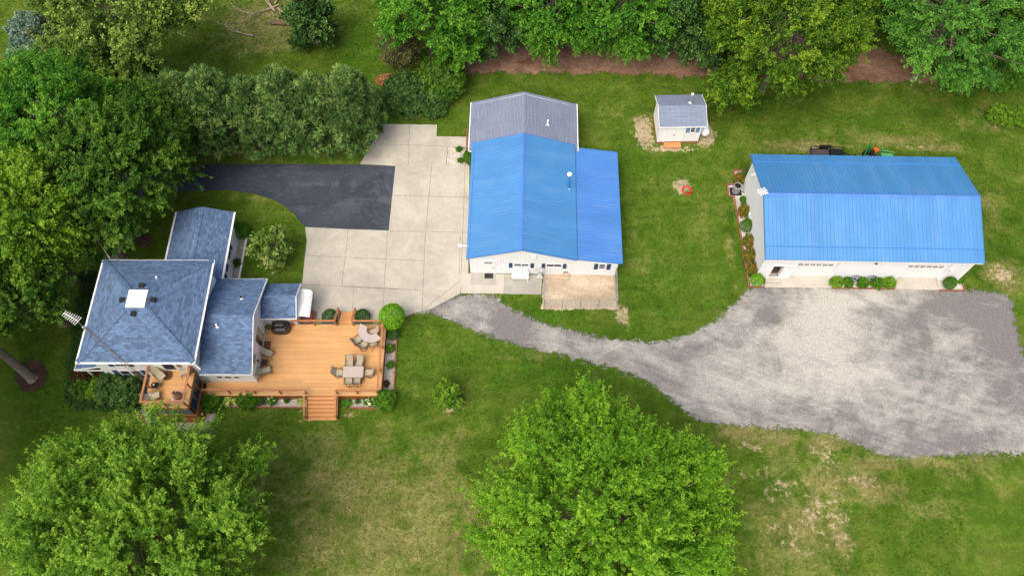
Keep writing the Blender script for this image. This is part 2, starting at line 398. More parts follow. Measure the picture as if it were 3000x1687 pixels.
def soft_sheet(name, pts, m, z, inset=.8):
    """sheet whose rim thins out into the grass: the rim ring carries an edge attribute from 0 to 1"""
    q = np.array([(p[0], p[1]) for p in pts]); POLYS.append(q); st = min(.35, inset*.4)
    xs = np.arange(q[:, 0].min()-inset, q[:, 0].max()+inset+st, st); ys = np.arange(q[:, 1].min()-inset, q[:, 1].max()+inset+st, st)
    GX, GY = np.meshgrid(xs, ys); dist = np.full(GX.shape, 1e9); ins = np.zeros(GX.shape, bool)
    for a, b in zip(q, np.roll(q, -1, 0)):
        e = b-a; L2 = max((e*e).sum(), 1e-9); t = np.clip(((GX-a[0])*e[0]+(GY-a[1])*e[1])/L2, 0, 1)
        dist = np.minimum(dist, np.hypot(GX-a[0]-t*e[0], GY-a[1]-t*e[1]))
        if abs(e[1]) > 1e-12: ins ^= ((a[1] > GY) != (b[1] > GY)) & (GX < a[0]+(GY-a[1])/e[1]*e[0])
    ed = np.clip(np.where(ins, dist, -dist)/inset+.45, 0, 1); nx_ = len(xs)
    i_ = (np.arange(len(ys)-1)[:, None]*nx_+np.arange(nx_-1)[None]).ravel(); f = np.stack([i_, i_+1, i_+1+nx_, i_+nx_], 1)
    f = f[(ed.ravel()[f] > 0).any(1)]; used = np.unique(f); mp = np.full(GX.size, -1); mp[used] = np.arange(len(used))
    v = np.stack([GX.ravel(), GY.ravel(), np.full(GX.size, z)], 1)[used]
    me = bpy.data.meshes.new(name); np_mesh(me, v, mp[f]); at = me.attributes.new('edge', 'FLOAT', 'POINT'); at.data.foreach_set('value', ed.ravel()[used].astype(np.float32))
    me.materials.append(m); o = bpy.data.objects.new(name, me); COL.objects.link(o); return struct(o)
def soften(k, ob):
    e = k.n('Attribute', attribute_name='edge').outputs['Fac']; n1 = k.noise(ob, 2.2, 5, .7); n2 = k.noise(ob, 9, 3, .7)
    f = k.math('ADD', e, k.math('ADD', k.math('MULTIPLY', k.math('SUBTRACT', n1, .5), 1.5), k.math('MULTIPLY', k.math('SUBTRACT', n2, .5), .9)))
    tr = k.n('BsdfTransparent'); mx = k.n('MixShader'); k.link(k.ramp(f, [(.40, 0.0), (.52, 1.0)]), mx.inputs[0]); k.link(tr.outputs[0], mx.inputs[1]); k.link(k.b.outputs[0], mx.inputs[2]); k.link(mx.outputs[0], k.out.inputs[0])
def spot(k, ob, c, rx, ry, lo=0.0):
    mp = k.n('Mapping'); k.link(ob, mp.inputs[0]); mp.vector_type = 'POINT'
    mp.inputs['Scale'].default_value = (1/rx, 1/ry, 0); mp.inputs['Location'].default_value = (-c[0]/rx, -c[1]/ry, 0)
    g = k.n('TexGradient', gradient_type='QUADRATIC_SPHERE'); k.link(mp.outputs[0], g.inputs[0]); return g.outputs['Fac']
def gravel_material(name, a, b, spots=(), fine=16, soft=False):
    k = N(name); ob = k.coord('Object')
    n1 = k.noise(ob, .22, 6, .65, 1.2); n2 = k.noise(ob, 1.4, 4, .7, .6); v = k.n('TexVoronoi'); v.inputs['Scale'].default_value = fine; k.link(ob, v.inputs['Vector'])
    f = n1
    for c, rx, ry, amt in spots:
        f = k.math('ADD', f, k.math('MULTIPLY', spot(k, ob, c, rx, ry), amt))
    f = k.math('ADD', f, k.math('MULTIPLY', k.math('SUBTRACT', n2, .5), .35))
    tr = k.noise(k.scale(ob, (.16, .9, 1)), 1.1, 4, .6, 1.5); rut = k.n('Mapping'); k.link(ob, rut.inputs[0]); rut.inputs['Rotation'].default_value = (0, 0, .38); tr2 = k.noise(k.scale(rut.outputs[0], (.10, 1.6, 1)), 1.0, 5, .65, .8)
    f = k.math('ADD', f, k.math('ADD', k.math('MULTIPLY', k.math('SUBTRACT', tr, .5), .3), k.math('MULTIPLY', k.math('SUBTRACT', tr2, .5), .42)))
    wv = k.n('TexWave', wave_type='RINGS', rings_direction='Z'); mp_ = k.n('Mapping'); k.link(ob, mp_.inputs[0]); mp_.inputs['Location'].default_value = (-27.0, -38.0, 0); k.link(mp_.outputs[0], wv.inputs['Vector']); wv.inputs['Scale'].default_value = .16; wv.inputs['Distortion'].default_value = 5.0; wv.inputs['Detail'].default_value = 4; wv.inputs['Detail Scale'].default_value = .6
    f = k.math('ADD', f, k.math('MULTIPLY', k.math('SUBTRACT', wv.outputs['Fac'], .5), .055))
    c = k.ramp(f, [(.30, a), (.70, b)])
    vb = k.n('SeparateColor'); k.link(v.outputs['Color'], vb.inputs[0])
    c = k.mix(1.0, c, k.ramp(vb.outputs[0], [(0, .80), (.5, 1.0), (1, 1.22)]), 'MULTIPLY')
    n4 = k.noise(ob, 7, 3, .7); c = k.mix(1.0, c, k.ramp(n4, [(.3, .82), (.7, 1.16)]), 'MULTIPLY')
    k.bump(v.outputs['Distance'], .6, .03)
    if soft: soften(k, ob)
    return k.done(c, .9, .2)
# gravel yard and drive
ge = [PD(*p) for p in [(1165,738),(1245,742),(1262,764),(1300,785),(1360,810),(1420,829),(1500,847),(1560,856),(1640,862),(1720,849),(1790,815),(1845,772),(1876,735),(1888,720),
      (2100,718),(2300,724),(2440,728),(2525,738),(2545,760),(2552,800),(2564,850),(2572,900),(2590,925),(2900,960),(2900,1130),(2576,1138),(2400,1143),(2235,1152),(2150,1112),(2080,1086),(1950,1076),(1850,1070),(1790,1064),(1740,1050),
      (1690,1005),(1640,962),(1560,930),(1450,900),(1350,880),(1280,862),(1200,834),(1120,800),(1075,782),(1010,796)]]
GRAVEL = gravel_material('gravel_surface', (.155, .152, .148), (.38, .368, .335),
    [(P(1500,930), 60, 60, -.10), (P(2390,980), 9, 6, .36), (P(2440,900), 5, 2.6, .24), (P(2250,1130), 10, 3.5, .30), (P(2700,900), 6, 4, -.22), (P(2940,1000), 8, 9, -.35), (P(1500,930), 9, 3, -.10), (P(2780,1300), 9, 3.2, -.25), (P(2260,930), 2.4, 1.6, -.45), (P(2580,870), 5, 1.6, .2), (P(2500,1100), 6, 2.0, .2), (P(1800,1020), 6, 2, .12)], 20, True)
soft_sheet('gravel_drive', jag(smooth_poly(ge, 1), .35, .06, 3), GRAVEL, .012, 1.25)
# asphalt
ASPH = N('asphalt'); ob = ASPH.coord(); a1 = ASPH.noise(ob, .35, 6, .7, 1.0); a2 = ASPH.noise(ob, 14, 3, .7); a3 = ASPH.noise(ASPH.scale(ob, (.5, 2.5, 1)), .9, 5, .7, 2)
c = ASPH.ramp(a1, [(.3, (.022, .029, .041)), (.7, (.043, .052, .070))]); c = ASPH.mix(ASPH.ramp(a3, [(.55, 0.0), (.80, .75)]), c, (.135, .135, .15)); c = ASPH.mix(ASPH.math('MULTIPLY', ASPH.math('ADD', spot(ASPH, ob, PD(940,500), 5.0, 5.5), spot(ASPH, ob, PD(800,465), 6, .7)), ASPH.ramp(a1, [(.42, 0.0), (.68, .65)])), c, (.17, .175, .185)); c = ASPH.mix(1.0, c, ASPH.ramp(a2, [(.3, .75), (.7, 1.3)]), 'MULTIPLY'); ASPH.bump(a2, .3, .01)
ASPH = ASPH.done(c, .75, .3)
sheet('asphalt_driveway', jag([PD(*p) for p in [(995,418),(860,414),(700,413.5),(560,413),(480,417),(440,428),(380,440),(120,452),(120,520),(330,505),(395,488),(430,484),(500,479),(580,478.5),(640,488),(680,500),(715,518),(742,540),(758,560),(768,572.5),(870,577),(978,580.5)]], .5, .02, 5), ASPH, .022)
# concrete
def concrete(name, base, st):
    k = N(name); ob = k.coord(); n1 = k.noise(ob, .3, 6, .65, .8); n2 = k.noise(ob, 1.6, 5, .7); n3 = k.noise(ob, 14, 3, .6)
    c = k.ramp(n1, [(.28, sc(base, st)), (.62, base), (.8, sc(base, 1.08))]); c = k.mix(1.0, c, k.ramp(n2, [(.25, .86), (.7, 1.05)]), 'MULTIPLY')
    c = k.mix(1.0, c, k.ramp(n3, [(.3, .92), (.7, 1.06)]), 'MULTIPLY'); k.bump(n3, .2, .01)
    return k.done(c, .85, .2)
CONC = concrete('concrete', (.445, .418, .352), .74); CONC_D = concrete('old_concrete', (.36, .345, .305), .74); CONC_L = concrete('pale_concrete', (.455, .425, .37), .85)
sheet('concrete_driveway', [PD(*p) for p in [(963,313),(1099.5,315),(1098,344),(1183,345.5),(1183,371),(1126,369.5),(1122,416.5),(1181,417.5),(1179,688),(1163,690),(1158,739),(1120,758),(1085,777),(1040,788),(1013,800),(960,806),(880,806),(700,803),(756,735),(762,700),(768,640),(772,605),(768,572),(870,577),(978,580.5),(995,418),(906,413)]], CONC, .05, .06)
sheet('front_walk', [P(*p) for p in [(1354,800.5),(1478,803.5),(1476,860.5),(1350,859.5)]], CONC_L, .046, .05)
sheet('bench_slab', [P(*p) for p in [(1478.5,803.5),(1588,806.5),(1586,863),(1476.5,861)]], CONC_D, .042, .05)
sheet('door_slab', [P(*p) for p in [(1381,800),(1455,801.5),(1454,836),(1378,835)]], CONC_D, .050, .006)
# slab joints
J = MB()
def joint(p, q, w=.045):
    a, b = Vector(p), Vector(q); d = (b-a).normalized(); n_ = Vector((-d.y, d.x, 0))*w/2; z = Vector((0, 0, .054))
    a = Vector((a.x, a.y, 0)); b = Vector((b.x, b.y, 0)); J.poly([a-n_+z, b-n_+z, b+n_+z, a+n_+z])
for p, q in [((1086,418),(1071,583)),((987,493),(1183,497)),((978,581),(1180,586)),((1070,583),(1062,781)),((975,580),(962,804)),((877,577),(860,720)),((771,644),(1064,656)),((860,720),(1062,731)),((760,716),(1000,728)),((890,724),(886,803)),((1062,781),(1160,706)),
             ((1030,315),(1028,416)),((936,363),(1124,369)),((1158,590),(1156,690)),((1172,372),(1160,690)),((790,726),(784,800)),((1180,497),(1178,688)),((960,780),(1062,786))]: joint(PD(*p), PD(*q))
JM = plain('joint_filler', (.22, .20, .165), .9, .3, 4); struct(J.build('concrete_joint', JM))
# tar seams and a crack on the asphalt
# barn aprons
sheet('garage_apron', [P(*p) for p in [(2239,842),(2432.5,844),(2427,803),(2244,798)]], CONC_L, .05, .06)
sheet('garage_apron', [P(*p) for p in [(2622.5,847),(2750,850),(2738,808),(2624,804)]], CONC_L, .05, .06)
# stone beds
STONE = gravel_material('pale_landscape_stone', (.25, .235, .205), (.46, .43, .37), (), 9)
STONE_W = gravel_material('white_landscape_stone', (.36, .35, .33), (.60, .58, .54), (), 9)
def bed(pts, m=STONE): return sheet('stone_bed', [Vector(p) for p in pts], m, .03, .03)
bed([(-22.7,20.95,0),(-22.7,20.30,0),(-15.9,20.27,0),(-15.8,20.95,0)]); bed([(-12.75,20.95,0),(-12.6,20.25,0),(-9.25,20.23,0),(-9.35,26.2,0),(-10.1,26.2,0),(-10.12,20.95,0)])
bed([(-23.6,20.9,0),(-23.6,18.4,0),(-22.80,17.6,0),(-22.78,20.9,0)]); bed([(-29.0,20.4,0),(-28.0,18.9,0),(-27.2,18.0,0),(-23.6,18.0,0),(-23.6,19.1,0),(-26.9,19.1,0),(-26.9,22,0),(-29,22,0)])
bed([(-23.42,35.4,0),(-23.45,29.8,0),(-22.82,29.8,0),(-22.74,35.4,0)])
bed([(19.95,42.4,0),(20.9,42.4,0),(20.2,31.75,0),(20.95,31.6,0),(20.95,30.8,0),(19.8,30.82,0),(19.45,39.75,0),(19.1,39.8,0),(19.2,40.9,0),(19.9,40.9,0)], STONE_W)
bed([(26.55,31.5,0),(26.52,30.72,0),(31.8,30.66,0),(31.86,31.42,0)], STONE_W); bed([(35.5,31.35,0),(35.46,30.52,0),(37.5,30.5,0),(37.5,31.3,0)], STONE_W)
bed([P(*p) for p in [(1312,431),(1372,432),(1371,485),(1308,485)]])
# bare kennel floor, mulch under the trees, front path
SAND = gravel_material('kennel_sand', (.34, .27, .19), (.50, .41, .30), [(P(1720,872), 1.6, .6, -.5), (P(1790,868), 1.0, .6, -.4), (P(1620,830), 2, 1.2, -.15)], 22, True)
soft_sheet('kennel_ground', jag([P(*p) for p in [(1594,800),(1801,800),(1812,906),(1585,906)]], .3, .05, 8), SAND, .016, .35)
MULCH = gravel_material('leaf_litter', (.13, .065, .042), (.27, .17, .115), (), 13, True)
soft_sheet('leaf_litter', jag([P(*p) for p in [(1250,200),(1375,214),(1500,214),(1700,213),(1900,219),(2090,228),(2300,236),(2460,240),(2640,241),(2765,240),(2770,222),(2600,150),(2400,100),(1400,80),(1330,130)]], .3, .25, 9), MULCH, .014, 1.1)
soft_sheet('leaf_litter', jag([P(*p) for p in [(560,432),(800,440),(1000,436),(1090,420),(1060,400),(560,400)]], .3, .2, 10), MULCH, .013, 1.1)
MUD = gravel_material('dark_mulch', (.035, .022, .016), (.09, .058, .042), (), 13, True)
soft_sheet('mulch_ring', jag([P(90+52*cos(a), 1100+45*sin(a)) for a in np.linspace(0, 2*pi, 16, endpoint=False)], .3, .1, 11), MUD, .015, .5)
soft_sheet('mulch_ring', jag([P(422+26*cos(a), 702+24*sin(a)) for a in np.linspace(0, 2*pi, 14, endpoint=False)], .3, .08, 12), MUD, .015, .5)
sheet('front_path', [P(*p) for p in [(322,765),(352,765),(368,700),(345,700)]], CONC_D, .03, .04)

# ================================================================== BUILDINGS
def wall_grid(mb, x0, x1, z0, z1, y, openings=(), depth=.3, axis='x', sign=1):
    """wall sheet in plane y (or x) with real openings; reveals go 'depth' inwards (sign = inward direction)"""
    def p(a, d, z): return (a, y + sign*d, z) if axis == 'x' else (y + sign*d, a, z)
    xs = sorted({x0, x1, *[o[0] for o in openings], *[o[1] for o in openings]})
    zs = sorted({z0, z1, *[o[2] for o in openings], *[o[3] for o in openings]})
    for i in range(len(xs)-1):
        for j in range(len(zs)-1):
            cx, cz = (xs[i]+xs[i+1])/2, (zs[j]+zs[j+1])/2
            if any(o[0] < cx < o[1] and o[2] < cz < o[3] for o in openings): continue
            mb.poly([p(xs[i],0,zs[j]), p(xs[i+1],0,zs[j]), p(xs[i+1],0,zs[j+1]), p(xs[i],0,zs[j+1])])
    for a, b, c, d in openings:
        mb.poly([p(a,0,c),p(a,0,d),p(a,depth,d),p(a,depth,c)]); mb.poly([p(b,0,c),p(b,depth,c),p(b,depth,d),p(b,0,d)])
        mb.poly([p(a,0,d),p(b,0,d),p(b,depth,d),p(a,depth,d)])
class Plane:
    """local frame on a wall: origin, right vector, outward normal"""
    def __init__(s, o, r, n): s.o, s.r, s.n = Vector(o), Vector(r), Vector(n)
    def p(s, a, z, d=0): q = s.o + s.r*a + s.n*d; return Vector((q.x, q.y, s.o.z + z))
    def slab(s, mb, a0, a1, z0, z1, d0, d1):
        q = [s.p(a0,z0,d0), s.p(a1,z0,d0), s.p(a1,z0,d1), s.p(a0,z0,d1)]; t = [Vector((v.x, v.y, s.o.z+z1)) for v in q]
        n = len(mb.v); mb.v += [tuple(v) for v in q+t]
        mb.f += [tuple(n+i for i in f) for f in ((0,3,2,1),(4,5,6,7),(0,1,5,4),(1,2,6,5),(2,3,7,6),(3,0,4,7))]
def window(parent, pl, a0, a1, z0, z1, vbars=1, hbars=1, glass=None, fr=.07, name='window', frame=None):
    mb = MB(); d = .026
    pl.slab(mb, a0-fr, a0, z0-fr, z1+fr, 0.003, d); pl.slab(mb, a1, a1+fr, z0-fr, z1+fr, 0.003, d)
    pl.slab(mb, a0, a1, z1, z1+fr, 0.003, d); pl.slab(mb, a0, a1, z0-fr, z0, 0.003, d+.02)
    for i in range(1, vbars+1):
        x = a0+(a1-a0)*i/(vbars+1); pl.slab(mb, x-.022, x+.022, z0, z1, .02, .025)
    for i in range(1, hbars+1):
        z = z0+(z1-z0)*i/(hbars+1); pl.slab(mb, a0, a1, z-.02, z+.02, .021, .024)
    w = mb.build(name, frame or WHITE, parent)
    g = MB(); pl.slab(g, a0, a1, z0, z1, .004, .018); g.build('pane', glass or GLASS, w)
    return w
def shutter(parent, pl, a0, a1, z0, z1, m):
    mb = MB(); pl.slab(mb, a0, a1, z0, z1, .003, .035)
    n = max(3, int((z1-z0)/.12))
    for i in range(n):
        z = z0+.05+(z1-z0-.1)*i/n; pl.slab(mb, a0+.05, a1-.05, z, z+(z1-z0)/n*.5, .035, .045)
    return mb.build('shutter', m, parent)
def gutter(parent, pts, r=.055, name='gutter'):
    mb = MB()
    for a, b in zip(pts[:-1], pts[1:]): mb.bar(a, b, .075, .08)
    return mb.build(name, WHITE, parent)
def roof_slab(parent, tops, m, t=.09, name='roof'):
    mb = MB()
    for tp in tops: mb.prism(tp, t)
    return mb.build(name, m, parent)
def cap_row(mb, a, b, w=.34, step=.22, lift=.012, drop=.07):
    """overlapping ridge cap shingles along a ridge or hip"""
    a, b = Vector(a), Vector(b); L = (b-a).length; d = (b-a)/L; s = d.cross(Vector((0,0,1))).normalized(); u = s.cross(d)
    n = int(L/step)
    for i in range(n):
        p = a + d*(i*step); q = a + d*(i*step+step*1.02)
        for sg in (-1, 1):
            e = s*sg*w/2 - u*drop
            pts = [p+u*lift, q+u*(lift+.022), q+e+u*(lift+.022), p+e+u*lift]
            mb.poly(pts if sg < 0 else pts[::-1])

# ---------------------------------------------------------- large blue-roofed garage
B = thing('barn', 'long white garage with bright blue metal roof and two garage doors by the gravel', 'barn', (20.12, 31.64, 0), -.0165)
w0, w1, D = .24, 16.98, 9.42
he, hr, ov = 3.86, 5.62, .41; sl = (hr-he)/(D/2+ov); wt = he+sl*ov-.10
gd = [(3.02, 6.38, 0, 2.86), (11.95, 15.38, 0, 2.86)]; pdoor = (1.22, 2.06, .28, 2.12)
mb = MB(); wall_grid(mb, w0, w1, 0, wt, 0, gd+[pdoor], .32)
for x in (w0, w1): mb.poly([(x,0,0),(x,D,0),(x,D,wt),(x,D/2,wt+sl*D/2),(x,0,wt)][::(1 if x == w1 else -1)])
mb.poly([(w1,D,0),(w0,D,0),(w0,D,wt),(w1,D,wt)])
mb.build('wall', RIB_WALL, B)
L_ = 17.23
roof_slab(B, [[(0,-ov,he),(L_,-ov,he),(L_,D/2,hr),(0,D/2,hr)]], BLUE_ROOF, .06)
roof_slab(B, [[(0,D/2,hr),(L_,D/2,hr),(L_,D+ov,he),(0,D+ov,he)]], BLUE_ROOF, .06)
mb = MB(); mb.prism([(-.01,D/2-.28,hr-.28*sl+.025),(L_+.01,D/2-.28,hr-.28*sl+.025),(L_+.01,D/2,hr+.03),(-.01,D/2,hr+.03)], .02); mb.prism([(-.01,D/2,hr+.03),(L_+.01,D/2,hr+.03),(L_+.01,D/2+.28,hr-.28*sl+.025),(-.01,D/2+.28,hr-.28*sl+.025)], .02)
mb.build('ridge_cap', BLUE_ROOF_B, B)
mb = MB()
for yy in (.62, D-.1-.52): 
    z_ = hr-abs(yy-D/2)*sl
    mb.bar((.01,yy,z_+.02),(L_-.01,yy,z_+.02),.06,.03); mb.cut()
mb.build_parts('snow_guard', BLUE_TRIM, B)
mb = MB()
for x in (-.03, L_+.03):
    mb.bar((x,-ov,he-.07),(x,D/2,hr-.07),.04,.17); mb.bar((x,D/2,hr-.07),(x,D+ov,he-.07),.04,.17); mb.cut()
mb.build_parts('rake_trim', BLUE_TRIM, B)
mb = MB(); mb.box(.0,-ov+.02,he-.25,L_,-ov+.06,he-.065); mb.box(w0,-ov+.06,he-.25,w1,0,he-.21); mb.build('soffit', WHITE, B)
mb = MB()
for x in (w0, w1): mb.box(x-.05,-.03,0,x+.05,.07,wt-.12); mb.cut()
mb.build_parts('corner_trim', WHITE, B)
pf = Plane((0,0,0),(1,0,0),(0,-1,0)); pin = Plane((0,.30,0),(1,0,0),(0,-1,0))
for a, b, c_, d_ in gd:
    m_ = MB()
    for i in range(4): pin.slab(m_, a+.01, b-.01, .02+i*(d_-.02)/4, .02+(i+1)*(d_-.02)/4-.012, 0, .03)
    dr = m_.build('garage_door', siding('garage_door_white', (.76,.755,.74), .70, False, .35), B)
    fr = MB()
    for i in range(6):
        x = a+.28+i*(b-a-.56-.36)/5
        for q in range(2):
            for r in range(2): pin.slab(fr, x+q*.20, x+q*.20+.16, 1.78+r*.155, 1.78+r*.155+.10, .031, .04)
        fr.cut()
    fr.build_parts('door_window', GLASS, dr)
    t_ = MB(); pf.slab(t_, a-.10, a, 0, d_+.1, .003, .03); pf.slab(t_, b, b+.10, 0, d_+.1, .003, .03); pf.slab(t_, a, b, d_, d_+.1, .003, .03); t_.build('door_trim', WHITE, B)
m_ = MB(); a,b,c_,d_ = pdoor
for q in ((a-.12,a,c_-.12,d_+.12),(b,b+.12,c_-.12,d_+.12),(a,b,d_,d_+.12),(a,b,c_-.12,c_)): pf.slab(m_, *q, .003, .05)
df = m_.build('door_frame', WHITE, B)
INT = plain('dim_interior_boards', (.085,.06,.04), .8, .5, 1.5)
m_ = MB(); m_.poly([(a-.02,1.6,c_-.4),(b+.9,1.6,c_-.4),(b+.9,1.6,d_),(a-.02,1.6,d_)]); m_.poly([(a-.02,.33,c_),(b+.9,.33,c_),(b+.9,1.6,c_),(a-.02,1.6,c_)]); m_.poly([(b+.9,.33,c_),(b+.9,1.6,c_),(b+.9,1.6,d_),(b+.9,.33,d_)]); m_.poly([(a-.02,.33,d_),(a-.02,1.6,d_),(b+.9,1.6,d_),(b+.9,.33,d_)]); m_.poly([(a-.02,.33,c_),(a-.02,1.6,c_),(a-.02,1.6,d_),(a-.02,.33,d_)])
m_.build('doorway', INT, B)
m_ = MB(); m_.box(a-.2,-.55,.06,b+.2,-.003,.20); m_.build('door_step', CONC_L, B)
for x, z, w_ in ((2.54, 2.11, .12), (9.08, 3.05, .10), (15.56, 2.02, .12)):
    m_ = MB(); m_.box(x-w_,-.06,z-.1,x+w_,-.003,z+.1); m_.lathe([(.02,.16),(.09,.1),(.10,-.02),(.05,-.1)], (x,-.16,z), 10)
    m_.build('wall_lamp', PALE if w_ > .1 else BLACKM, B)
m_ = MB(); m_.box(w0-.16,7.85,3.4,w0-.003,8.1,3.65); m_.lathe([(.03,.1),(.1,.0),(.08,-.12)], (w0-.22,7.97,3.5), 10); m_.build('wall_lamp', PALE, B)
m_ = MB(); m_.box(w0-.10,5.55,.5,w0-.003,5.85,.95); m_.box(w0-.08,5.2,.7,w0-.003,5.35,1.0); m_.build('meter_box', PALE, B)

# antenna on the west gable of the garage
A = thing('wall_antenna', 'white aerial with short rods on the gable peak of the long blue-roofed garage', 'antenna', B.matrix_basis @ Vector((0,D/2,hr)), -.0165)
m_ = MB(); m_.bar((0,0,.0),(0,0,.45),.05); m_.bar((.12,0,.42),(-.62,-.25,.32),.05)
for i in range(6):
    t = .1+i*.15; p = Vector((.12,0,.42)).lerp(Vector((-.62,-.25,.32)), t); m_.bar(p+Vector((-.12,.30,0)), p+Vector((.12,-.30,0)), .035)
m_.build('aerial', WHITE, A); m_ = MB(); m_.bar((0,0,.06),(.34,-.05,.0),.07); m_.box(-.1,-.1,0.02,.1,.1,.08); m_.build('bracket', PALE, A)

# ---------------------------------------------------------- middle building
Cn = thing('workshop', 'white gabled workshop with pale blue metal roof, blue lean-to and grey shingled rear half', 'barn', (-3.48, 32.05, 0), -.017)
W, D = 8.51, 11.28; he, hr, ov = 2.76, 4.28, .23; sl = (hr-he)/(W/2+ov); wt = he+sl*ov-.08
mb = MB(); cdoor = None
mb.poly([(0,0,0),(W,0,0),(W,0,wt),(W/2,0,wt+sl*W/2),(0,0,wt)])
mb.poly([(0,16,0),(0,0,0),(0,0,wt),(0,16,wt)]); mb.poly([(W,0,0),(W,16,0),(W,16,wt),(W,0,wt)]); mb.poly([(W,15.7,0),(0,15.7,0),(0,15.7,wt),(W/2,15.7,wt+sl*W/2),(W,15.7,wt)])
mb.build('wall', RIB_WALL, Cn)
lx0, lx1, lz0, lz1 = W+.10, 12.5, 2.64, 2.03; lw = 12.16
lsl = (lz0-lz1)/(lx1-lx0)
mb = MB(); zt = lambda x: lz0-(x-lx0)*lsl-.07
mb.poly([(W,.012,0),(lw,.012,0),(lw,.012,zt(lw)),(W,.012,zt(lx0))]); mb.poly([(lw,.012,0),(lw,10.9,0),(lw,10.9,zt(lw)),(lw,.012,zt(lw))]); mb.poly([(lw,10.9,0),(W,10.9,0),(W,10.9,zt(lx0)),(lw,10.9,zt(lw))])
mb.build('lean_to_wall', RIB_WALL, Cn)
roof_slab(Cn, [[(-ov,-.1,he),(W/2,-.1,hr),(W/2,D,hr),(-ov,D,he)]], BLUE_ROOF, .06); roof_slab(Cn, [[(W/2,-.1,hr),(W+ov,-.1,he),(W+ov,D,he),(W/2,D,hr)]], BLUE_ROOF, .06)
roof_slab(Cn, [[(lx0-.0,.06,lz0),(lx1,.06,lz1),(lx1,11.12,lz1),(lx0,11.12,lz0)]], BLUE_ROOF_B, .06, 'lean_to_roof')
mb = MB(); mb.prism([(W/2-.22,-.12,hr-.22*sl+.03),(W/2,-.12,hr+.035),(W/2,D+.01,hr+.035),(W/2-.22,D+.01,hr-.22*sl+.03)], .02); mb.prism([(W/2,-.12,hr+.035),(W/2+.22,-.12,hr-.22*sl+.03),(W/2+.22,D+.01,hr-.22*sl+.03),(W/2,D+.01,hr+.035)], .02)
mb.build('ridge_cap', BLUE_ROOF_B, Cn)
mb = MB()
for y in (-.13, D+.03): mb.bar((-ov,y,he-.06),(W/2,y,hr-.06),.05,.15); mb.bar((W/2,y,hr-.06),(W+ov,y,he-.06),.05,.15); mb.cut()
mb.bar((lx0,.03,lz0-.06),(lx1,.03,lz1-.06),.05,.14); mb.cut(); mb.bar((lx0,11.15,lz0-.06),(lx1,11.15,lz1-.06),.05,.14)
mb.build_parts('rake_trim', BLUE_TRIM, Cn)
mb = MB(); mb.bar((-ov+.22,-.09,he+.22*sl+.02),(-ov+.22,D,he+.22*sl+.02),.05,.03); mb.build('snow_guard', BLUE_TRIM, Cn)
mb = MB(); mb.box(lx1+.005,.06,lz1-.16,lx1+.035,11.12,lz1-.02); mb.build('fascia', BLUE_TRIM, Cn)
gl, gr_, gz, ghr, y0, y1 = -.46, 8.97, 2.58, 4.14, 10.72, 16.0; gx_ = W/2
roof_slab(Cn, [[(gl,y0,gz),(gx_,y0,ghr),(gx_,y1,ghr),(gl,y1,gz)]], SHINGLE_G, .08, 'shingle_roof'); roof_slab(Cn, [[(gx_,y0,ghr),(gr_,y0,gz),(gr_,y1,gz),(gx_,y1,ghr)]], SHINGLE_G, .08, 'shingle_roof')
mb = MB(); cap_row(mb, (gx_,D+.02,ghr), (gx_,y1,ghr), .44, .17, .012, .075); mb.build('ridge_cap', SHINGLE_G, Cn)
gutter(Cn, [(gl-.06,y1,gz-.03),(gl-.06,y0-.05,gz-.03),(-.1,y0-.05,gz-.25)]); gutter(Cn, [(gr_+.06,y1,gz-.03),(gr_+.06,y0+.1,gz-.03)])
pf = Plane((0,0,0),(1,0,0),(0,-1,0))
m_ = MB(); pf.slab(m_,1.10,1.98,.06,2.08,.003,.03); dr = m_.build('door', plain('door_white',(.80,.80,.79),.4,.02), Cn)
m_ = MB()
for i in range(3):
    for j in range(2): pf.slab(m_,1.22+i*.22,1.22+i*.22+.19,1.72+j*.15,1.72+j*.15+.10,.031,.04)
m_.build('door_window', GLASS, dr); m_ = MB(); m_.tube([pf.p(1.90,1.0,.03),pf.p(1.90,1.0,.09)],.035,8); m_.cut(); m_.tube([pf.p(1.90,1.18,.03),pf.p(1.90,1.18,.06)],.03,8); m_.build_parts('handle', BLACKM, dr)
m_ = MB(); pf.slab(m_,.98,1.10,0,2.20,.003,.05); pf.slab(m_,1.98,2.10,0,2.20,.003,.05); pf.slab(m_,1.10,1.98,2.08,2.20,.003,.05); m_.build('door_frame', WHITE, Cn)
window(Cn, pf, 3.66, 4.82, 1.36, 1.76, 1, 0); window(Cn, pf, 6.34, 7.52, 1.36, 1.76, 1, 0)
for a in (3.22, 4.99, 5.92, 7.66): shutter(Cn, pf, a, a+.29, 1.08, 1.84, NAVY)
pl2 = Plane((0,.012,0),(1,0,0),(0,-1,0)); window(Cn, pl2, 10.66, 11.10, 1.14, 1.88, 0, 1)
for a in (10.22, 11.26): shutter(Cn, pl2, a, a+.33, 1.0, 1.92, NAVY)
m_ = MB(); pf.slab(m_,7.76,8.14,.10,.52,.003,.03); m_.build('pet_door', plain('grey_flap',(.13,.12,.12),.6,.2), Cn)
m_ = MB(); pf.slab(m_,5.10,5.42,3.10,3.22,.003,.06)
for x in (5.17, 5.35): m_.tube([pf.p(x,3.2,.05),pf.p(x,3.12,.22)],[.04,.07],8)
m_.build('floodlight', PALE, Cn)
for x, z in ((2.3,.9),(2.55,.95),(2.75,1.25)):
    m_ = MB(); pf.slab(m_,x,x+.12,z,z+.2,.003,.05); m_.build('outlet_box', WHITE, Cn)
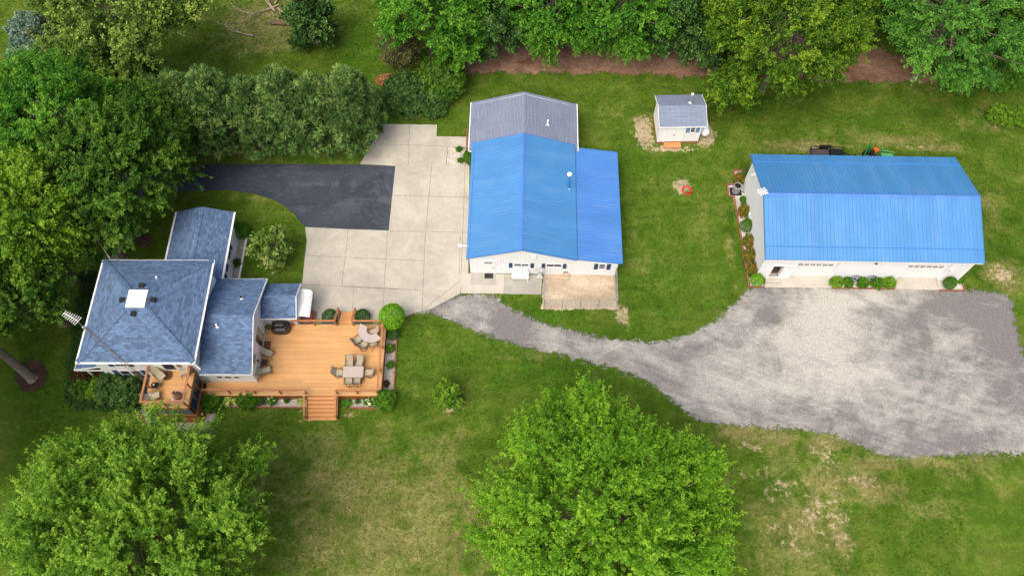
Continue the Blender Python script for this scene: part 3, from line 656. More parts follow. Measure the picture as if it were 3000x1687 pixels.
def roof_pipe(parent, p, h, r, m, flash=True, cap=None, name='vent_pipe', tilt=(0,0)):
    m_ = MB(); m_.tube([(p[0],p[1],p[2]-.15),(p[0]+tilt[0],p[1]+tilt[1],p[2]+h)], r, 10); o = m_.build(name, m, parent, False)
    if flash: f_ = MB(); f_.lathe([(r*2.3,-.05),(r*1.8,.03),(r*1.15,.12)], p, 12); f_.build('flashing', WHITE, o)
    if cap: f_ = MB(); f_.lathe([(r*1.1,h-.02),(r*1.9,h),(r*1.9,h+.12),(r*1.5,h+.16)], p, 12); f_.build('cap', cap, o)
    return o
roof_pipe(Cn, (8.08,6.65,2.87), 2.05, .11, BLUE_TRIM, True, PALE, 'stove_pipe')
roof_pipe(Cn, (6.35,12.95,3.42), .62, .075, WHITE)
m_ = MB(); m_.tube([(-.25,.95,2.55),(-.1,.95,2.85),(-.72,.95,2.95)],.03,6); m_.lathe([(.02,.12),(.10,.08),(.19,-.02),(.17,-.05)], (-.75,.95,2.95), 14); m_.build('eave_lamp', WHITE, Cn)

# ---------------------------------------------------------- garden shed
S = thing('shed', 'small white shed with grey shingle roof, wooden step and metal stove pipe', 'shed', (13.19, 45.48, 0), .025)
W, D, fl, he, hr = 3.70, 3.10, .28, 2.58, 3.28; y0, y1 = -.15, 3.45; ym = (y0+y1)/2; sl = (hr-he)/(ym-y0)
mb = MB(); wt = he-.03
mb.poly([(0,0,fl),(W,0,fl),(W,0,wt),(0,0,wt)]); mb.poly([(W,D,fl),(0,D,fl),(0,D,wt),(W,D,wt)])
for x in (0, W): mb.poly([(x,0,fl),(x,D,fl),(x,D,wt+.05),(x,ym,hr-.08),(x,0,wt)][::(1 if x else -1)])
mb.build('wall', LAP, S)
x0, x1 = -.17, W+.36
roof_slab(S, [[(x0,y0,he),(x1,y0,he),(x1,ym,hr),(x0,ym,hr)], [(x0,ym+.001,hr),(x1,ym+.001,hr),(x1,y1,he),(x0,y1,he)]], SHINGLE_S, .07)
mb = MB(); cap_row(mb, (x0,ym,hr), (x1,ym,hr), .32, .25); mb.build('ridge_cap', SHINGLE_S, S)
mb = MB(); mb.box(x0,y0-.03,he-.16,x1,y0-.002,he-.03); mb.cut()
for x in (x0-.02, x1+.02): mb.bar((x,y0,he-.06),(x,ym,hr-.06),.03,.15); mb.bar((x,ym,hr-.06),(x,y1,he-.06),.03,.15); mb.cut()
mb.build_parts('fascia', WHITE, S)
FOUND = boards('shed_skirt_wood', (.27,.12,.055), True, .12, .15)
mb = MB(); mb.box(-.04,-.04,0,W+.04,D+.04,fl-.003); mb.build('foundation', FOUND, S)
mb = MB(); mb.box(.62,-.62,.14,2.15,-.045,.20); mb.box(.66,-.58,0,2.11,-.08,.139); mb.build('step', boards('step_boards', (.48,.22,.085), True, .14, .12), S)
pf = Plane((0,0,0),(1,0,0),(0,-1,0))
mb = MB(); pf.slab(mb,.64,1.375,fl+.04,2.36,.003,.03); mb.cut(); pf.slab(mb,1.385,2.12,fl+.04,2.36,.003,.03); dr = mb.build_parts('door', WHITE, S)
mb = MB(); pf.slab(mb,1.31,1.345,1.2,1.3,.03,.07); mb.cut(); pf.slab(mb,1.415,1.45,1.2,1.3,.03,.07); mb.build_parts('handle', BLACKM, dr)
mb = MB(); pf.slab(mb,.54,.64,fl,2.46,.003,.045); pf.slab(mb,2.12,2.22,fl,2.46,.003,.045); pf.slab(mb,.64,2.12,2.36,2.46,.003,.045); mb.build('door_frame', WHITE, S)
window(S, pf, 2.78, 3.12, 1.62, 2.36, 0, 1)
for a in (2.36, 3.24): shutter(S, pf, a, a+.32, 1.56, 2.42, DENIM)
mb = MB(); pf.slab(mb,-.02,.10,fl,wt,.003,.03); mb.cut(); pf.slab(mb,W-.10,W+.02,fl,wt,.003,.03); mb.build_parts('corner_trim', WHITE, S)
roof_pipe(S, (2.72,2.05,3.17), 1.05, .07, GALV, True, PALE, 'stove_pipe')
mb = MB(); pf.slab(mb,.38,.50,2.26,2.40,.003,.1); mb.build('wall_lamp', PALE, S)

# ---------------------------------------------------------- farmhouse
H = thing('farmhouse', 'white two-storey house under blue-grey shingle roofs, with low wings and a white square roof hatch', 'house', (-27.0, 25.82, 0))
hx, hy = -27.0, 25.82
def q(x, y, z): return (x-hx, y-hy, z)
mb = MB(); X0, X1, Y0, Y1, ZT = -30.72, -23.30, 22.10, 29.56, 5.72
mb.poly([q(X0,Y0,0),q(X1,Y0,0),q(X1,Y0,ZT),q(X0,Y0,ZT)]); mb.poly([q(X1,Y0,0),q(X1,Y1,0),q(X1,Y1,ZT),q(X1,Y0,ZT)])
mb.poly([q(X1,Y1,0),q(X0,Y1,0),q(X0,Y1,ZT),q(X1,Y1,ZT)]); mb.poly([q(X0,Y1,0),q(X0,Y0,0),q(X0,Y0,ZT),q(X0,Y1,ZT)])
mb.build('wall', LAP, H)
ex0, ex1, ey0, ey1, ez, tz, ts = -31.19, -22.84, 21.64, 30.0, 5.80, 7.58, .69
e = [q(ex0,ey0,ez), q(ex1,ey0,ez), q(ex1,ey1,ez), q(ex0,ey1,ez)]; tp = [q(hx-ts,hy-ts,tz), q(hx+ts,hy-ts,tz), q(hx+ts,hy+ts,tz), q(hx-ts,hy+ts,tz)]
mb = MB()
for i in range(4): mb.poly([e[i], e[(i+1) % 4], tp[(i+1) % 4], tp[i]])
mb.poly(tp); rf = mb.build('roof', SHINGLE, H)
mb = MB()
for i in range(4): cap_row(mb, e[i], tp[i], .40, .24, .010, .026); mb.cut()
mb.build_parts('hip_cap', SHINGLE, rf)
mb = MB(); a_ = .16
mb.box(*q(ex0-.03,ey0-.03,ez-a_), *q(ex1+.03,ey0,ez-.004)); mb.box(*q(ex0-.03,ey1,ez-a_), *q(ex1+.03,ey1+.03,ez-.004)); mb.box(*q(ex0-.03,ey0,ez-a_), *q(ex0,ey1,ez-.004)); mb.box(*q(ex1,ey0,ez-a_), *q(ex1+.03,ey1,ez-.004))
mb.box(*q(ex0,ey0,ez-a_), *q(ex1,Y0-.003,ez-a_+.03)); mb.box(*q(ex0,Y1+.003,ez-a_), *q(ex1,ey1,ez-a_+.03)); mb.box(*q(ex0,Y0-.003,ez-a_), *q(X0-.003,Y1+.003,ez-a_+.03)); mb.box(*q(X1+.003,Y0-.003,ez-a_), *q(ex1,Y1+.003,ez-a_+.03))
mb.build('soffit', WHITE, H)
gutter(H, [q(ex0-.09,ey1,ez-.05), q(ex0-.09,ey0-.09,ez-.05), q(ex1+.09,ey0-.09,ez-.05), q(ex1+.09,ey1,ez-.05)])
mb = MB(); mb.tube([q(ex1+.02,ey0-.02,ez-.08), q(ex1+.35,ey0-.3,ez-.5), q(X1+.1,Y0-.1,ez-.9), q(X1+.1,Y0-.1,3.2)], .05, 6); mb.build('downspout', WHITE, H)
mb = MB(); mb.box(*q(hx-.68,hy-.70,tz+.004), *q(hx+.68,hy+.66,tz+.16)); mb.build('roof_hatch', plain('bright_white_hatch', (.88,.87,.84), .4, .02), H)
for vx, vy in ((-27.02,26.98),(-28.17,25.82),(-25.93,25.82),(-27.12,24.72)):
    r_ = max(abs(vx-hx)-ts, abs(vy-hy)-ts); z_ = tz - r_*(tz-ez)/(4.18-ts)
    mb = MB(); mb.box(*q(vx-.17,vy-.15,z_-.12), *q(vx+.17,vy+.15,z_+.13)); mb.prism([q(vx-.19,vy-.17,z_+.17),q(vx+.19,vy-.17,z_+.17),q(vx+.19,vy+.17,z_+.17),q(vx-.19,vy+.17,z_+.17)], .04); mb.build('roof_vent', BLACKM, H)
roof_pipe(H, q(-26.25,27.85,6.68), .45, .07, WHITE)
pf = Plane(q(0,22.10,0),(1,0,0),(0,-1,0))
window(H, pf, -29.27, -28.42, 3.92, 5.1, 0, 1)
shutter(H, pf, -29.78, -29.42, 3.86, 5.16, NAVY); shutter(H, pf, -28.30, -27.94, 3.86, 5.16, NAVY)
window(H, pf, -29.52, -28.82, 1.50, 2.95, 0, 1); window(H, pf, -28.66, -28.02, 1.50, 2.95, 0, 1)
shutter(H, pf, -30.02, -29.66, 1.42, 3.04, NAVY); shutter(H, pf, -27.90, -27.58, 1.42, 3.04, NAVY)
window(H, pf, -25.85, -24.98, 3.20, 5.05, 0, 0, None, .09, 'sliding_door'); window(H, pf, -24.80, -24.42, 3.70, 4.95, 0, 1, plain('curtain_glass',(.16,.12,.075),.3,.4,3))
pe = Plane(q(-23.30,0,0),(0,1,0),(1,0,0)); window(H, pe, 23.4, 24.05, 4.30, 4.72, 0, 0)
# middle wing
MX0, MX1 = -23.28, -19.65; mz, mr, my0, my1 = 3.30, 5.05, 21.70, 29.72; ym = (my0+my1)/2; sl = (mr-mz)/(ym-my0)
mb = MB(); wt = mz+.30*sl-.10
mb.poly([q(MX0,22,0),q(MX1,22,0),q(MX1,22,wt),q(MX0,22,wt)]); mb.poly([q(MX1,22,0),q(MX1,29.42,0),q(MX1,29.42,wt),q(MX1,ym,mr-.12),q(MX1,22,wt)]); mb.poly([q(MX1,29.42,0),q(MX0,29.42,0),q(MX0,29.42,wt),q(MX1,29.42,wt)])
mb.build('wing_wall', LAP, H)
roof_slab(H, [[q(MX0+.02,my0,mz),q(-19.37,my0,mz),q(-19.37,ym,mr),q(MX0+.02,ym,mr)], [q(MX0+.02,ym+.001,mr),q(-19.37,ym+.001,mr),q(-19.37,my1,mz),q(MX0+.02,my1,mz)]], SHINGLE, .09, 'wing_roof')
mb = MB(); cap_row(mb, q(MX0+.05,ym,mr), q(-19.37,ym,mr), .36, .22, .014, .05); mb.build('ridge_cap', SHINGLE, H)
mb = MB(); mb.bar(q(-19.35,my0,mz-.09),q(-19.35,ym,mr-.09),.04,.19); mb.bar(q(-19.35,ym,mr-.09),q(-19.35,my1,mz-.09),.04,.19); mb.cut(); mb.box(*q(MX0,my0-.03,mz-.20),*q(-19.33,my0-.001,mz-.02)); mb.box(*q(MX0+.05,my0,mz-.20),*q(MX1,21.99,mz-.17)); mb.cut(); mb.box(*q(MX0,my1+.001,mz-.20),*q(-19.33,my1+.03,mz-.02)); mb.build_parts('fascia', WHITE, H)
mb = MB(); mb.box(*q(MX1-.02,21.93,.95),*q(MX1+.05,22.05,mz-.12)); mb.build('corner_trim', WHITE, H)
pf = Plane(q(0,22.0,0),(1,0,0),(0,-1,0))
for a, b in ((-22.46,-22.08),(-21.86,-21.40),(-21.18,-20.80)): window(H, pf, a, b, 1.66, 2.12, 0, 0, None, .035)
pe = Plane(q(-19.65,0,0),(0,1,0),(1,0,0))
sd = window(H, pe, 24.62, 25.84, 1.08, 2.95, 1, 0, None, .10, 'sliding_door')
mb = MB()
for i in range(1,4): pe.slab(mb, 25.25, 25.84, 1.08+i*.47-.012, 1.08+i*.47+.012, .019, .03)
for i in (1,2): pe.slab(mb, 25.25+i*.2-.012, 25.25+i*.2+.012, 1.08, 2.95, .0195, .031)
mb.build('muntin', WHITE, sd); mb = MB(); pe.slab(mb, 25.28, 25.82, 1.1, 2.93, .0182, .0188); mb.build('curtain', plain('tan_blind',(.30,.20,.09),.7,.2,3), sd)
roof_pipe(H, q(-22.02,24.95,4.72), .36, .065, WHITE); roof_pipe(H, q(-20.72,27.5,4.28), .40, .065, BLACKM)
# small east wing with awning
SX1, sz, sr, sy0, sy1 = -17.15, 2.50, 3.38, 26.65, 29.72; ym = (sy0+sy1)/2; sl = (sr-sz)/(ym-sy0)
mb = MB(); wt = sz+.25*sl-.08
mb.poly([q(MX1+.01,26.9,0),q(SX1,26.9,0),q(SX1,26.9,wt),q(MX1+.01,26.9,wt)]); mb.poly([q(SX1,26.9,0),q(SX1,29.42,0),q(SX1,29.42,wt),q(SX1,ym,sr-.1),q(SX1,26.9,wt)]); mb.poly([q(SX1,29.42,0),q(MX1+.01,29.42,0),q(MX1+.01,29.42,wt),q(SX1,29.42,wt)])
mb.build('wing_wall', LAP, H)
roof_slab(H, [[q(MX1+.02,sy0,sz),q(-16.88,sy0,sz),q(-16.88,ym,sr),q(MX1+.02,ym,sr)], [q(MX1+.02,ym+.001,sr),q(-16.88,ym+.001,sr),q(-16.88,sy1,sz),q(MX1+.02,sy1,sz)]], SHINGLE, .08, 'wing_roof')
mb = MB(); cap_row(mb, q(MX1+.05,ym,sr), q(-16.88,ym,sr), .36, .22, .014, .06); mb.build('ridge_cap', SHINGLE, H)
mb = MB(); mb.bar(q(-16.86,sy0,sz-.08),q(-16.86,ym,sr-.08),.04,.17); mb.bar(q(-16.86,ym,sr-.08),q(-16.86,sy1,sz-.08),.04,.17); mb.cut(); mb.box(*q(MX1+.02,sy0-.03,sz-.18),*q(-16.84,sy0-.001,sz-.02)); mb.box(*q(MX1+.05,sy0,sz-.18),*q(SX1,26.89,sz-.15)); mb.build_parts('fascia', WHITE, H)
mb = MB(); prof = [(-17.13,2.30),(-16.7,2.25),(-16.35,2.17),(-16.12,2.07),(-15.98,1.93)]
for (xa,za),(xb,zb) in zip(prof[:-1], prof[1:]): mb.prism([q(xa,26.98,za),q(xb,26.98+(.06 if xb>-16.1 else 0),zb),q(xb,29.36-(.12 if xb>-16.1 else 0),zb),q(xa,29.36,za)], .03)
mb.build('awning', plain('white_awning',(.84,.83,.81),.5,.02), H)
mb = MB(); mb.box(*q(-17.1,27.25,0),*q(-16.2,28.4,.32)); mb.box(*q(-16.2,27.35,0),*q(-15.95,28.3,.18)); mb.build('door_step', plain('brick_step',(.25,.085,.06),.8,.3,9), H)
# north wing
nz, nr, nx0, nx1, ny1 = 3.30, 4.10, -27.65, -22.96, 35.92; xm = (nx0+nx1)/2; sl = (nr-nz)/(xm-nx0)
mb = MB(); wt = nz+.42*sl-.1
mb.poly([q(-23.42,29.5,0),q(-23.42,35.5,0),q(-23.42,35.5,wt),q(-23.42,29.5,wt)]); mb.poly([q(-23.42,35.5,0),q(-27.2,35.5,0),q(-27.2,35.5,wt),q(xm,35.5,nr-.1),q(-23.42,35.5,wt)]); mb.poly([q(-27.2,35.5,0),q(-27.2,29.5,0),q(-27.2,29.5,wt),q(-27.2,35.5,wt)])
mb.build('wing_wall', LAP, H)
roof_slab(H, [[q(nx0,29.58,nz),q(xm,29.58,nr),q(xm,ny1,nr),q(nx0,ny1,nz)], [q(xm+.001,29.58,nr),q(nx1,29.58,nz),q(nx1,ny1,nz),q(xm+.001,ny1,nr)]], SHINGLE, .09, 'wing_roof')
mb = MB(); cap_row(mb, q(xm,29.6,nr), q(xm,ny1,nr), .38, .24, .014, .05); mb.build('ridge_cap', SHINGLE, H)
mb = MB(); mb.box(*q(nx0-.05,29.58,nz-.22),*q(nx0-.001,ny1,nz-.01)); mb.cut(); mb.box(*q(nx1+.001,29.58,nz-.22),*q(nx1+.05,ny1,nz-.01)); mb.box(*q(nx1-.45,29.6,nz-.22),*q(nx1,35.4,nz-.19)); mb.build_parts('fascia', WHITE, H)
gutter(H, [q(nx1+.11,ny1,nz-.05), q(nx1+.11,29.75,nz-.05)]); gutter(H, [q(nx0-.11,ny1,nz-.05), q(nx0-.11,30.1,nz-.05)])
pe = Plane(q(-23.42,0,0),(0,1,0),(1,0,0))
for a, b in ((32.55,33.30),(31.35,32.05)): window(H, pe, a, b, 1.2, 2.25, 0, 1)
for a in (33.45, 30.75): shutter(H, pe, a, a+.36, 1.12, 2.32, NAVY)
# west porch
mb = MB(); mb.prism([q(-33.05,22.30,2.62),q(X0-.01,22.30,3.25),q(X0-.01,28.6,3.25),q(-33.05,28.6,2.62)], .12); mb.build('porch_roof', SHINGLE, H)
mb = MB(); mb.box(*q(-33.10,22.24,2.44),*q(X0-.02,22.29,2.60)); mb.box(*q(-33.10,22.29,2.44),*q(-33.06,28.6,2.60)); mb.bar(q(-33.08,22.27,2.62),q(X0,22.27,3.25),.05,.12)
mb.build('porch_fascia', WHITE, H)
mb = MB(); mb.box(*q(-32.7,22.42,.0),*q(X0-.01,28.4,.5)); mb.build('porch_floor', plain('grey_porch_floor',(.36,.39,.42),.6,.08), H)
for y in (22.5, 25.4, 28.3): mb = MB(); mb.box(*q(-32.5,y-.07,.5),*q(-32.36,y+.07,2.55)); mb.build('porch_post', WHITE, H)
# ---------------------------------------------------------- screened porch with balcony
SP = thing('screened_porch', 'orange-stained screened porch with dark blue panes below a railed balcony deck', 'porch', (-25.4, 20.6, 0))
px_, py_ = -25.4, 20.6
def q2(x, y, z): return (x-px_, y-py_, z)
PX0, PX1, PY0, PY1 = -26.85, -23.86, 19.30, 22.07
mb = MB(); mb.box(*q2(-27.0,19.16,2.96),*q2(-23.76,PY1,3.06)); mb.build('balcony_floor', CEDAR, SP)
mb = MB(); mb.box(*q2(-26.98,19.13,2.70),*q2(-23.78,19.158,2.95)); mb.box(*q2(-23.758,19.13,2.70),*q2(-23.73,PY1,2.95)); mb.box(*q2(-27.03,19.13,2.70),*q2(-27.002,PY1,2.95)); mb.build('rim_board', RAILW, SP)
mb = MB(); mb.box(*q2(PX0,PY0,0),*q2(PX1,PY0+.06,.95)); mb.box(*q2(PX1-.06,PY0+.06,0),*q2(PX1,PY1-.1,.95)); mb.box(*q2(PX0,PY0+.06,0),*q2(PX0+.06,PY1-.1,.95)); mb.build('wall', CEDAR_V, SP)
mb = MB(); o2 = .33
for A_, B_, N_ in (((PX0,PY0),(PX1,PY0),(0,-1)), ((PX1,PY0),(PX1,PY1-.75),(1,0))):
    pass
c1 = [q2(PX0-.02,PY0-.02,.97), q2(PX1+.02,PY0-.02,.97), q2(PX1+.36,PY0-.30,.02), q2(PX0-.1,PY0-.30,.02)]; mb.poly(c1[::-1])
mb.poly([q2(PX1+.02,PY0-.02,.97), q2(PX1+.02,PY1-.85,.97), q2(PX1+.36,PY1-.85,.02), q2(PX1+.36,PY0-.30,.02)][::-1]); mb.build('skirt', CEDAR_V, SP)
mb = MB(); mb.box(*q2(PX0-.05,PY0-.06,.96),*q2(PX1+.06,PY0+.07,1.04)); mb.box(*q2(PX1-.06,PY0+.07,.96),*q2(PX1+.06,PY1-.1,1.04)); mb.box(*q2(PX0-.05,PY0+.07,.96),*q2(PX0+.07,PY1-.1,1.04)); mb.build('sill', RAILW, SP)
pS = Plane(q2(0,PY0+.02,0),(1,0,0),(0,-1,0)); pE = Plane(q2(PX1-.02,0,0),(0,1,0),(1,0,0)); pW = Plane(q2(PX0+.02,0,0),(0,-1,0),(-1,0,0))
for i in range(3): a = PX0+.12+i*.95; window(SP, pS, a, a+.85, 1.15, 2.55, 0, 0, GLASS_B, .05, 'screen_window', RAILW)
for a, b in ((19.50,20.32),(20.42,21.20)): window(SP, pE, a, b, 1.15, 2.55, 0, 0, GLASS_B, .05, 'screen_window', RAILW)
window(SP, pE, 21.30, 21.92, 1.1, 2.6, 0, 0, GLASS, .05, 'screen_window', RAILW)
for a in (-22.0,-20.9): window(SP, pW, a, a+.85, 1.15, 2.55, 0, 0, GLASS_B, .05, 'screen_window', RAILW)
RT = 4.06
mb = MB(); t = .15
mb.bar(q2(-26.93,19.28,RT),q2(-23.70,19.28,RT),t,.05); mb.bar(q2(-26.86,19.355,RT),q2(-26.86,PY1,RT),t,.05); mb.bar(q2(-23.80,19.355,RT),q2(-23.80,PY1,RT),t,.05); mb.build('top_rail', RAILW, SP)
for x, y in ((-26.86,19.28),(-25.33,19.28),(-23.80,19.28),(-26.86,20.7),(-23.80,20.7),(-26.86,22.0),(-23.80,22.0)): mb = MB(); mb.box(*q2(x-.05,y-.05,3.06),*q2(x+.05,y+.05,RT-.025)); mb.build('post', RAILW, SP)
mb = MB()
for z in (3.3,3.55,3.8): 
    mb.tube([q2(-26.86,19.28,z),q2(-23.80,19.28,z)],.006,4); mb.tube([q2(-26.86,19.28,z),q2(-26.86,22,z)],.006,4); mb.tube([q2(-23.8,19.28,z),q2(-23.8,22,z)],.006,4)
mb.build('rail_cable', DULL, SP)
# ---------------------------------------------------------- main deck
DK = thing('deck', 'large honey-coloured wooden deck with brown rails and two flights of steps beside the house', 'deck', (-16.5, 23.5, 0))
dx_, dy_ = -16.5, 23.5
def q3(x, y, z): return (x-dx_, y-dy_, z)
DZ = .90
mb = MB(); mb.box(*q3(MX1+.003,22.0,DZ-.06),*q3(-10.05,26.88,DZ)); mb.box(*q3(-23.55,20.88,DZ-.06),*q3(-10.05,21.999,DZ)); mb.build('floor', CEDAR, DK)
mb = MB(); mb.box(*q3(-23.55,20.90,0),*q3(-10.08,20.94,DZ-.065)); mb.box(*q3(-10.12,20.94,0),*q3(-10.08,26.86,DZ-.065)); mb.box(*q3(-17.1,26.82,0),*q3(-10.12,26.86,DZ-.065)); mb.build('skirt', CEDAR_V, DK)
TR = 1.80
def rail(pts, ends=(True, True), n=None):
    a, b = Vector(pts[0]), Vector(pts[1]); m_ = MB(); m_.bar(q3(*a), q3(*b), .14, .045); m_.build('top_rail', RAILW, DK)
    k = n or max(1, round((b-a).length/1.75)); ps = [a.lerp(b, i/k) for i in range(k+1)]
    if not ends[0]: ps = ps[1:]
    if not ends[1]: ps = ps[:-1]
    for p_ in ps: m_ = MB(); m_.box(*q3(p_.x-.05,p_.y-.05,DZ), *q3(p_.x+.05,p_.y+.05,TR-.023)); m_.build('post', RAILW, DK)
    m_ = MB()
    for dz in (.25,.5,.72): m_.tube([q3(a.x,a.y,DZ+dz), q3(b.x,b.y,DZ+dz)], .006, 4)
    m_.build('rail_cable', DULL, DK)
rail([(-23.5,21.03,TR),(-15.76,21.03,TR)]); rail([(-13.36,21.03,TR),(-10.28,21.03,TR)]); rail([(-10.20,20.96,TR),(-10.20,26.74,TR)], (False, True))
rail([(-17.45,26.78,TR),(-14.02,26.78,TR)]); rail([(-12.66,26.78,TR),(-10.28,26.78,TR)], (True, False))
def stairs(x0, x1, ytop, dy, n, rise, m):
    t_ = MB(); s_ = MB()
    for i in range(n):
        ya = ytop+dy*i; yb = ytop+dy*(i+1); z = DZ-rise*(i+1); lo, hi = min(ya,yb), max(ya,yb)
        t_.box(*q3(x0,lo-.02,z-.04),*q3(x1,hi,z)) if dy < 0 else t_.box(*q3(x0,lo,z-.04),*q3(x1,hi+.02,z))
        yr = ya-.004 if dy < 0 else ya+.004
        s_.box(*q3(x0+.02,min(yr,yr+.02*np.sign(dy)),max(0,z-.041-.001)),*q3(x1-.02,max(yr,yr+.02*np.sign(dy)),z+rise-.062))
        if z < .02: break
    t_.build('tread', m, DK); s_.build('riser', CEDAR_V, DK)
STEPW = boards('step_tread_boards', (.58,.28,.105), True, .15, .08)
stairs(-15.66, -13.46, 20.88, -.275, 6, .143, STEPW); stairs(-13.92, -12.76, 26.885, .36, 4, .18, STEPW)
for x in (-15.74,-13.38):
    m_ = MB(); m_.bar(q3(x,21.03,TR),q3(x,19.30,.92),.14,.05); m_.build('top_rail', RAILW, DK)
    m_ = MB(); m_.box(*q3(x-.05,19.27,0),*q3(x+.05,19.37,.93)); m_.build('post', RAILW, DK); m_ = MB(); m_.bar(q3(x,20.88,.68),q3(x,19.24,.05),.05,.26); m_.build('stringer', RAILW, DK)
for x in (-14.02,-12.66):
    m_ = MB(); m_.bar(q3(x,26.78,TR),q3(x,28.30,1.05),.14,.05); m_.build('top_rail', RAILW, DK)
    m_ = MB(); m_.box(*q3(x-.05,28.2,.05),*q3(x+.05,28.3,1.04)); m_.build('post', RAILW, DK); m_ = MB(); m_.bar(q3(x,26.9,.68),q3(x,28.3,.12),.05,.24); m_.build('stringer', RAILW, DK)

# ================================================================== FURNITURE AND OTHER THINGS
def patio_chair(name, label, kind, loc, rz, group):
    """sling chair facing local +y; kinds: straight, swivel (ring base), recliner"""
    t = thing(name, label, 'chair', loc, rz, group); w = .27; lo = .42
    if kind == 'recliner': sy0, sy1, bz, by = -.30, .34, .98, -.86
    else: sy0, sy1, bz, by = -.25, .25, 1.00, -.50
    s_ = MB(); s_.prism([(-w,sy0,lo-.02),(w,sy0,lo-.02),(w,sy1,lo+.03),(-w,sy1,lo+.03)], .025); s_.build('seat', SLING, t)
    b_ = MB(); b_.prism([(-w,by,bz),(w,by,bz),(w,sy0-.01,lo),(-w,sy0-.01,lo)], .025, (0,.5,-.7)); b_.build('backrest', SLING, t)
    f_ = MB()
    for x in (-w-.02, w+.02):
        f_.tube([(x,by-.02,bz+.02),(x,sy0,lo),(x,sy1+.02,lo+.02)], .018, 5); a_ = MB()
        a_.tube([(x*1.08,sy0-.12,lo+.24),(x*1.08,sy1-.02,lo+.24),(x*1.08,sy1+.05,lo+.18)], .024, 5); a_.tube([(x*1.05,sy1-.06,lo),(x*1.08,sy1-.05,lo+.23)], .018, 5); a_.build('armrest', BRONZE, t)
        if kind != 'swivel':
            f_.tube([(x,sy1-.02,lo),(x,sy1+.10,.02)], .018, 5); f_.tube([(x,sy0+.05,lo),(x,sy0-.16,.02)], .018, 5)
    f_.tube([(-w,by-.02,bz+.02),(w,by-.02,bz+.02)], .018, 5)
    f_.build('frame', BRONZE, t)
    if kind == 'swivel':
        r_ = MB(); r_.ring((0,-.12,.03), .30, .022, 24, 5); r_.tube([(0,0,.05),(0,0,lo-.03)], .04, 8)
        for q_ in range(4): r_.tube([(.30*cos(q_*pi/2),-.12+.30*sin(q_*pi/2),.03),(0,0,.12)], .016, 5)
        r_.build('ring_base', BRONZE, t)
    return t
G1 = 'chairs around the glass dining table'; G2 = 'chairs around the crescent table'; G3 = 'sling chairs against the house wall'; G4 = 'chairs on the balcony'
dc = Vector((-12.2, 22.56, DZ))
patio_chair('patio_chair', 'tan chair behind the glass dining table, the left one of its far side', 'straight', (-12.58,23.35,DZ), pi+.02, G1)
patio_chair('patio_chair', 'tan chair turned askew behind the glass dining table, right one of its far side', 'straight', (-11.85,23.32,DZ), pi-.22, G1)
patio_chair('patio_chair', 'tan swivel chair at the left end of the glass dining table', 'swivel', (-13.32,22.58,DZ), -pi/2-.12, G1)
patio_chair('patio_chair', 'tan swivel chair at the right end of the glass dining table', 'swivel', (-11.08,22.60,DZ), pi/2+.02, G1)
patio_chair('patio_chair', 'tan swivel chair nearest the steps, left one before the glass dining table', 'swivel', (-12.52,21.98,DZ), .03, G1)
patio_chair('patio_chair', 'tan swivel chair before the glass dining table, right one of its near side', 'swivel', (-11.88,22.0,DZ), -.03, G1)
patio_chair('patio_chair', 'tan swivel chair inside the curve of the crescent table', 'swivel', (-10.98,26.0,DZ), pi*.62, G2)
patio_chair('patio_chair', 'tan swivel chair at the left outside of the crescent table', 'swivel', (-12.10,25.34,DZ), -.90, G2)
patio_chair('patio_chair', 'tan swivel chair outside the middle of the crescent table curve', 'swivel', (-11.62,24.94,DZ), -.62, G2)
patio_chair('patio_chair', 'tan chair half hidden under the near end of the crescent table', 'straight', (-10.93,25.08,DZ), .55, G2)
patio_chair('patio_chair', 'tan sling chair by the patterned rug, turned outwards from the white wall', 'recliner', (-19.05,24.22,DZ), -pi/2-.35, G3)
patio_chair('patio_chair', 'tan sling chair by the wall below the small black side table', 'recliner', (-19.0,22.78,DZ), -pi/2+.32, G3)
patio_chair('patio_chair', 'tan reclining chair on the balcony beside the round mat', 'recliner', (-26.08,21.50,3.06), -pi*.72, G4)
patio_chair('patio_chair', 'tan chair in the balcony corner nearest the eave, facing left', 'straight', (-24.36,21.78,3.06), pi*.62, G4)
patio_chair('patio_chair', 'tan reclining chair in the balcony corner next to the white cushion', 'recliner', (-26.18,19.92,3.06), -pi*.40, G4)

# dining table
T = thing('dining_table', 'rectangular frosted glass table with rounded corners and six chairs on the deck', 'table', tuple(dc))
def rounded(w, h, r, z, n=5):
    o = []
    for cx, cy, a in ((w-r,h-r,0),(-w+r,h-r,pi/2),(-w+r,-h+r,pi),(w-r,-h+r,1.5*pi)):
        for i in range(n+1): q_ = a+pi/2*i/n; o.append((cx+r*cos(q_), cy+r*sin(q_), z))
    return o
mb = MB(); mb.prism(rounded(.79,.46,.13,.72), .02); mb.build('tabletop', TABLEG, T)
mb = MB(); pr = rounded(.80,.47,.13,.705); mb.tube(pr+[pr[0]], .018, 5); mb.bar((-.05,-.45,.69),(-.05,.45,.69),.03); mb.build('rim', BRONZE, T)
for sx in (-1, 1):
    for sy in (-1, 1): mb = MB(); mb.tube([(sx*.62,sy*.34,.70),(sx*.70,sy*.40,.35),(sx*.76,sy*.44,.0)], .024, 6); mb.build('leg', BRONZE, T)
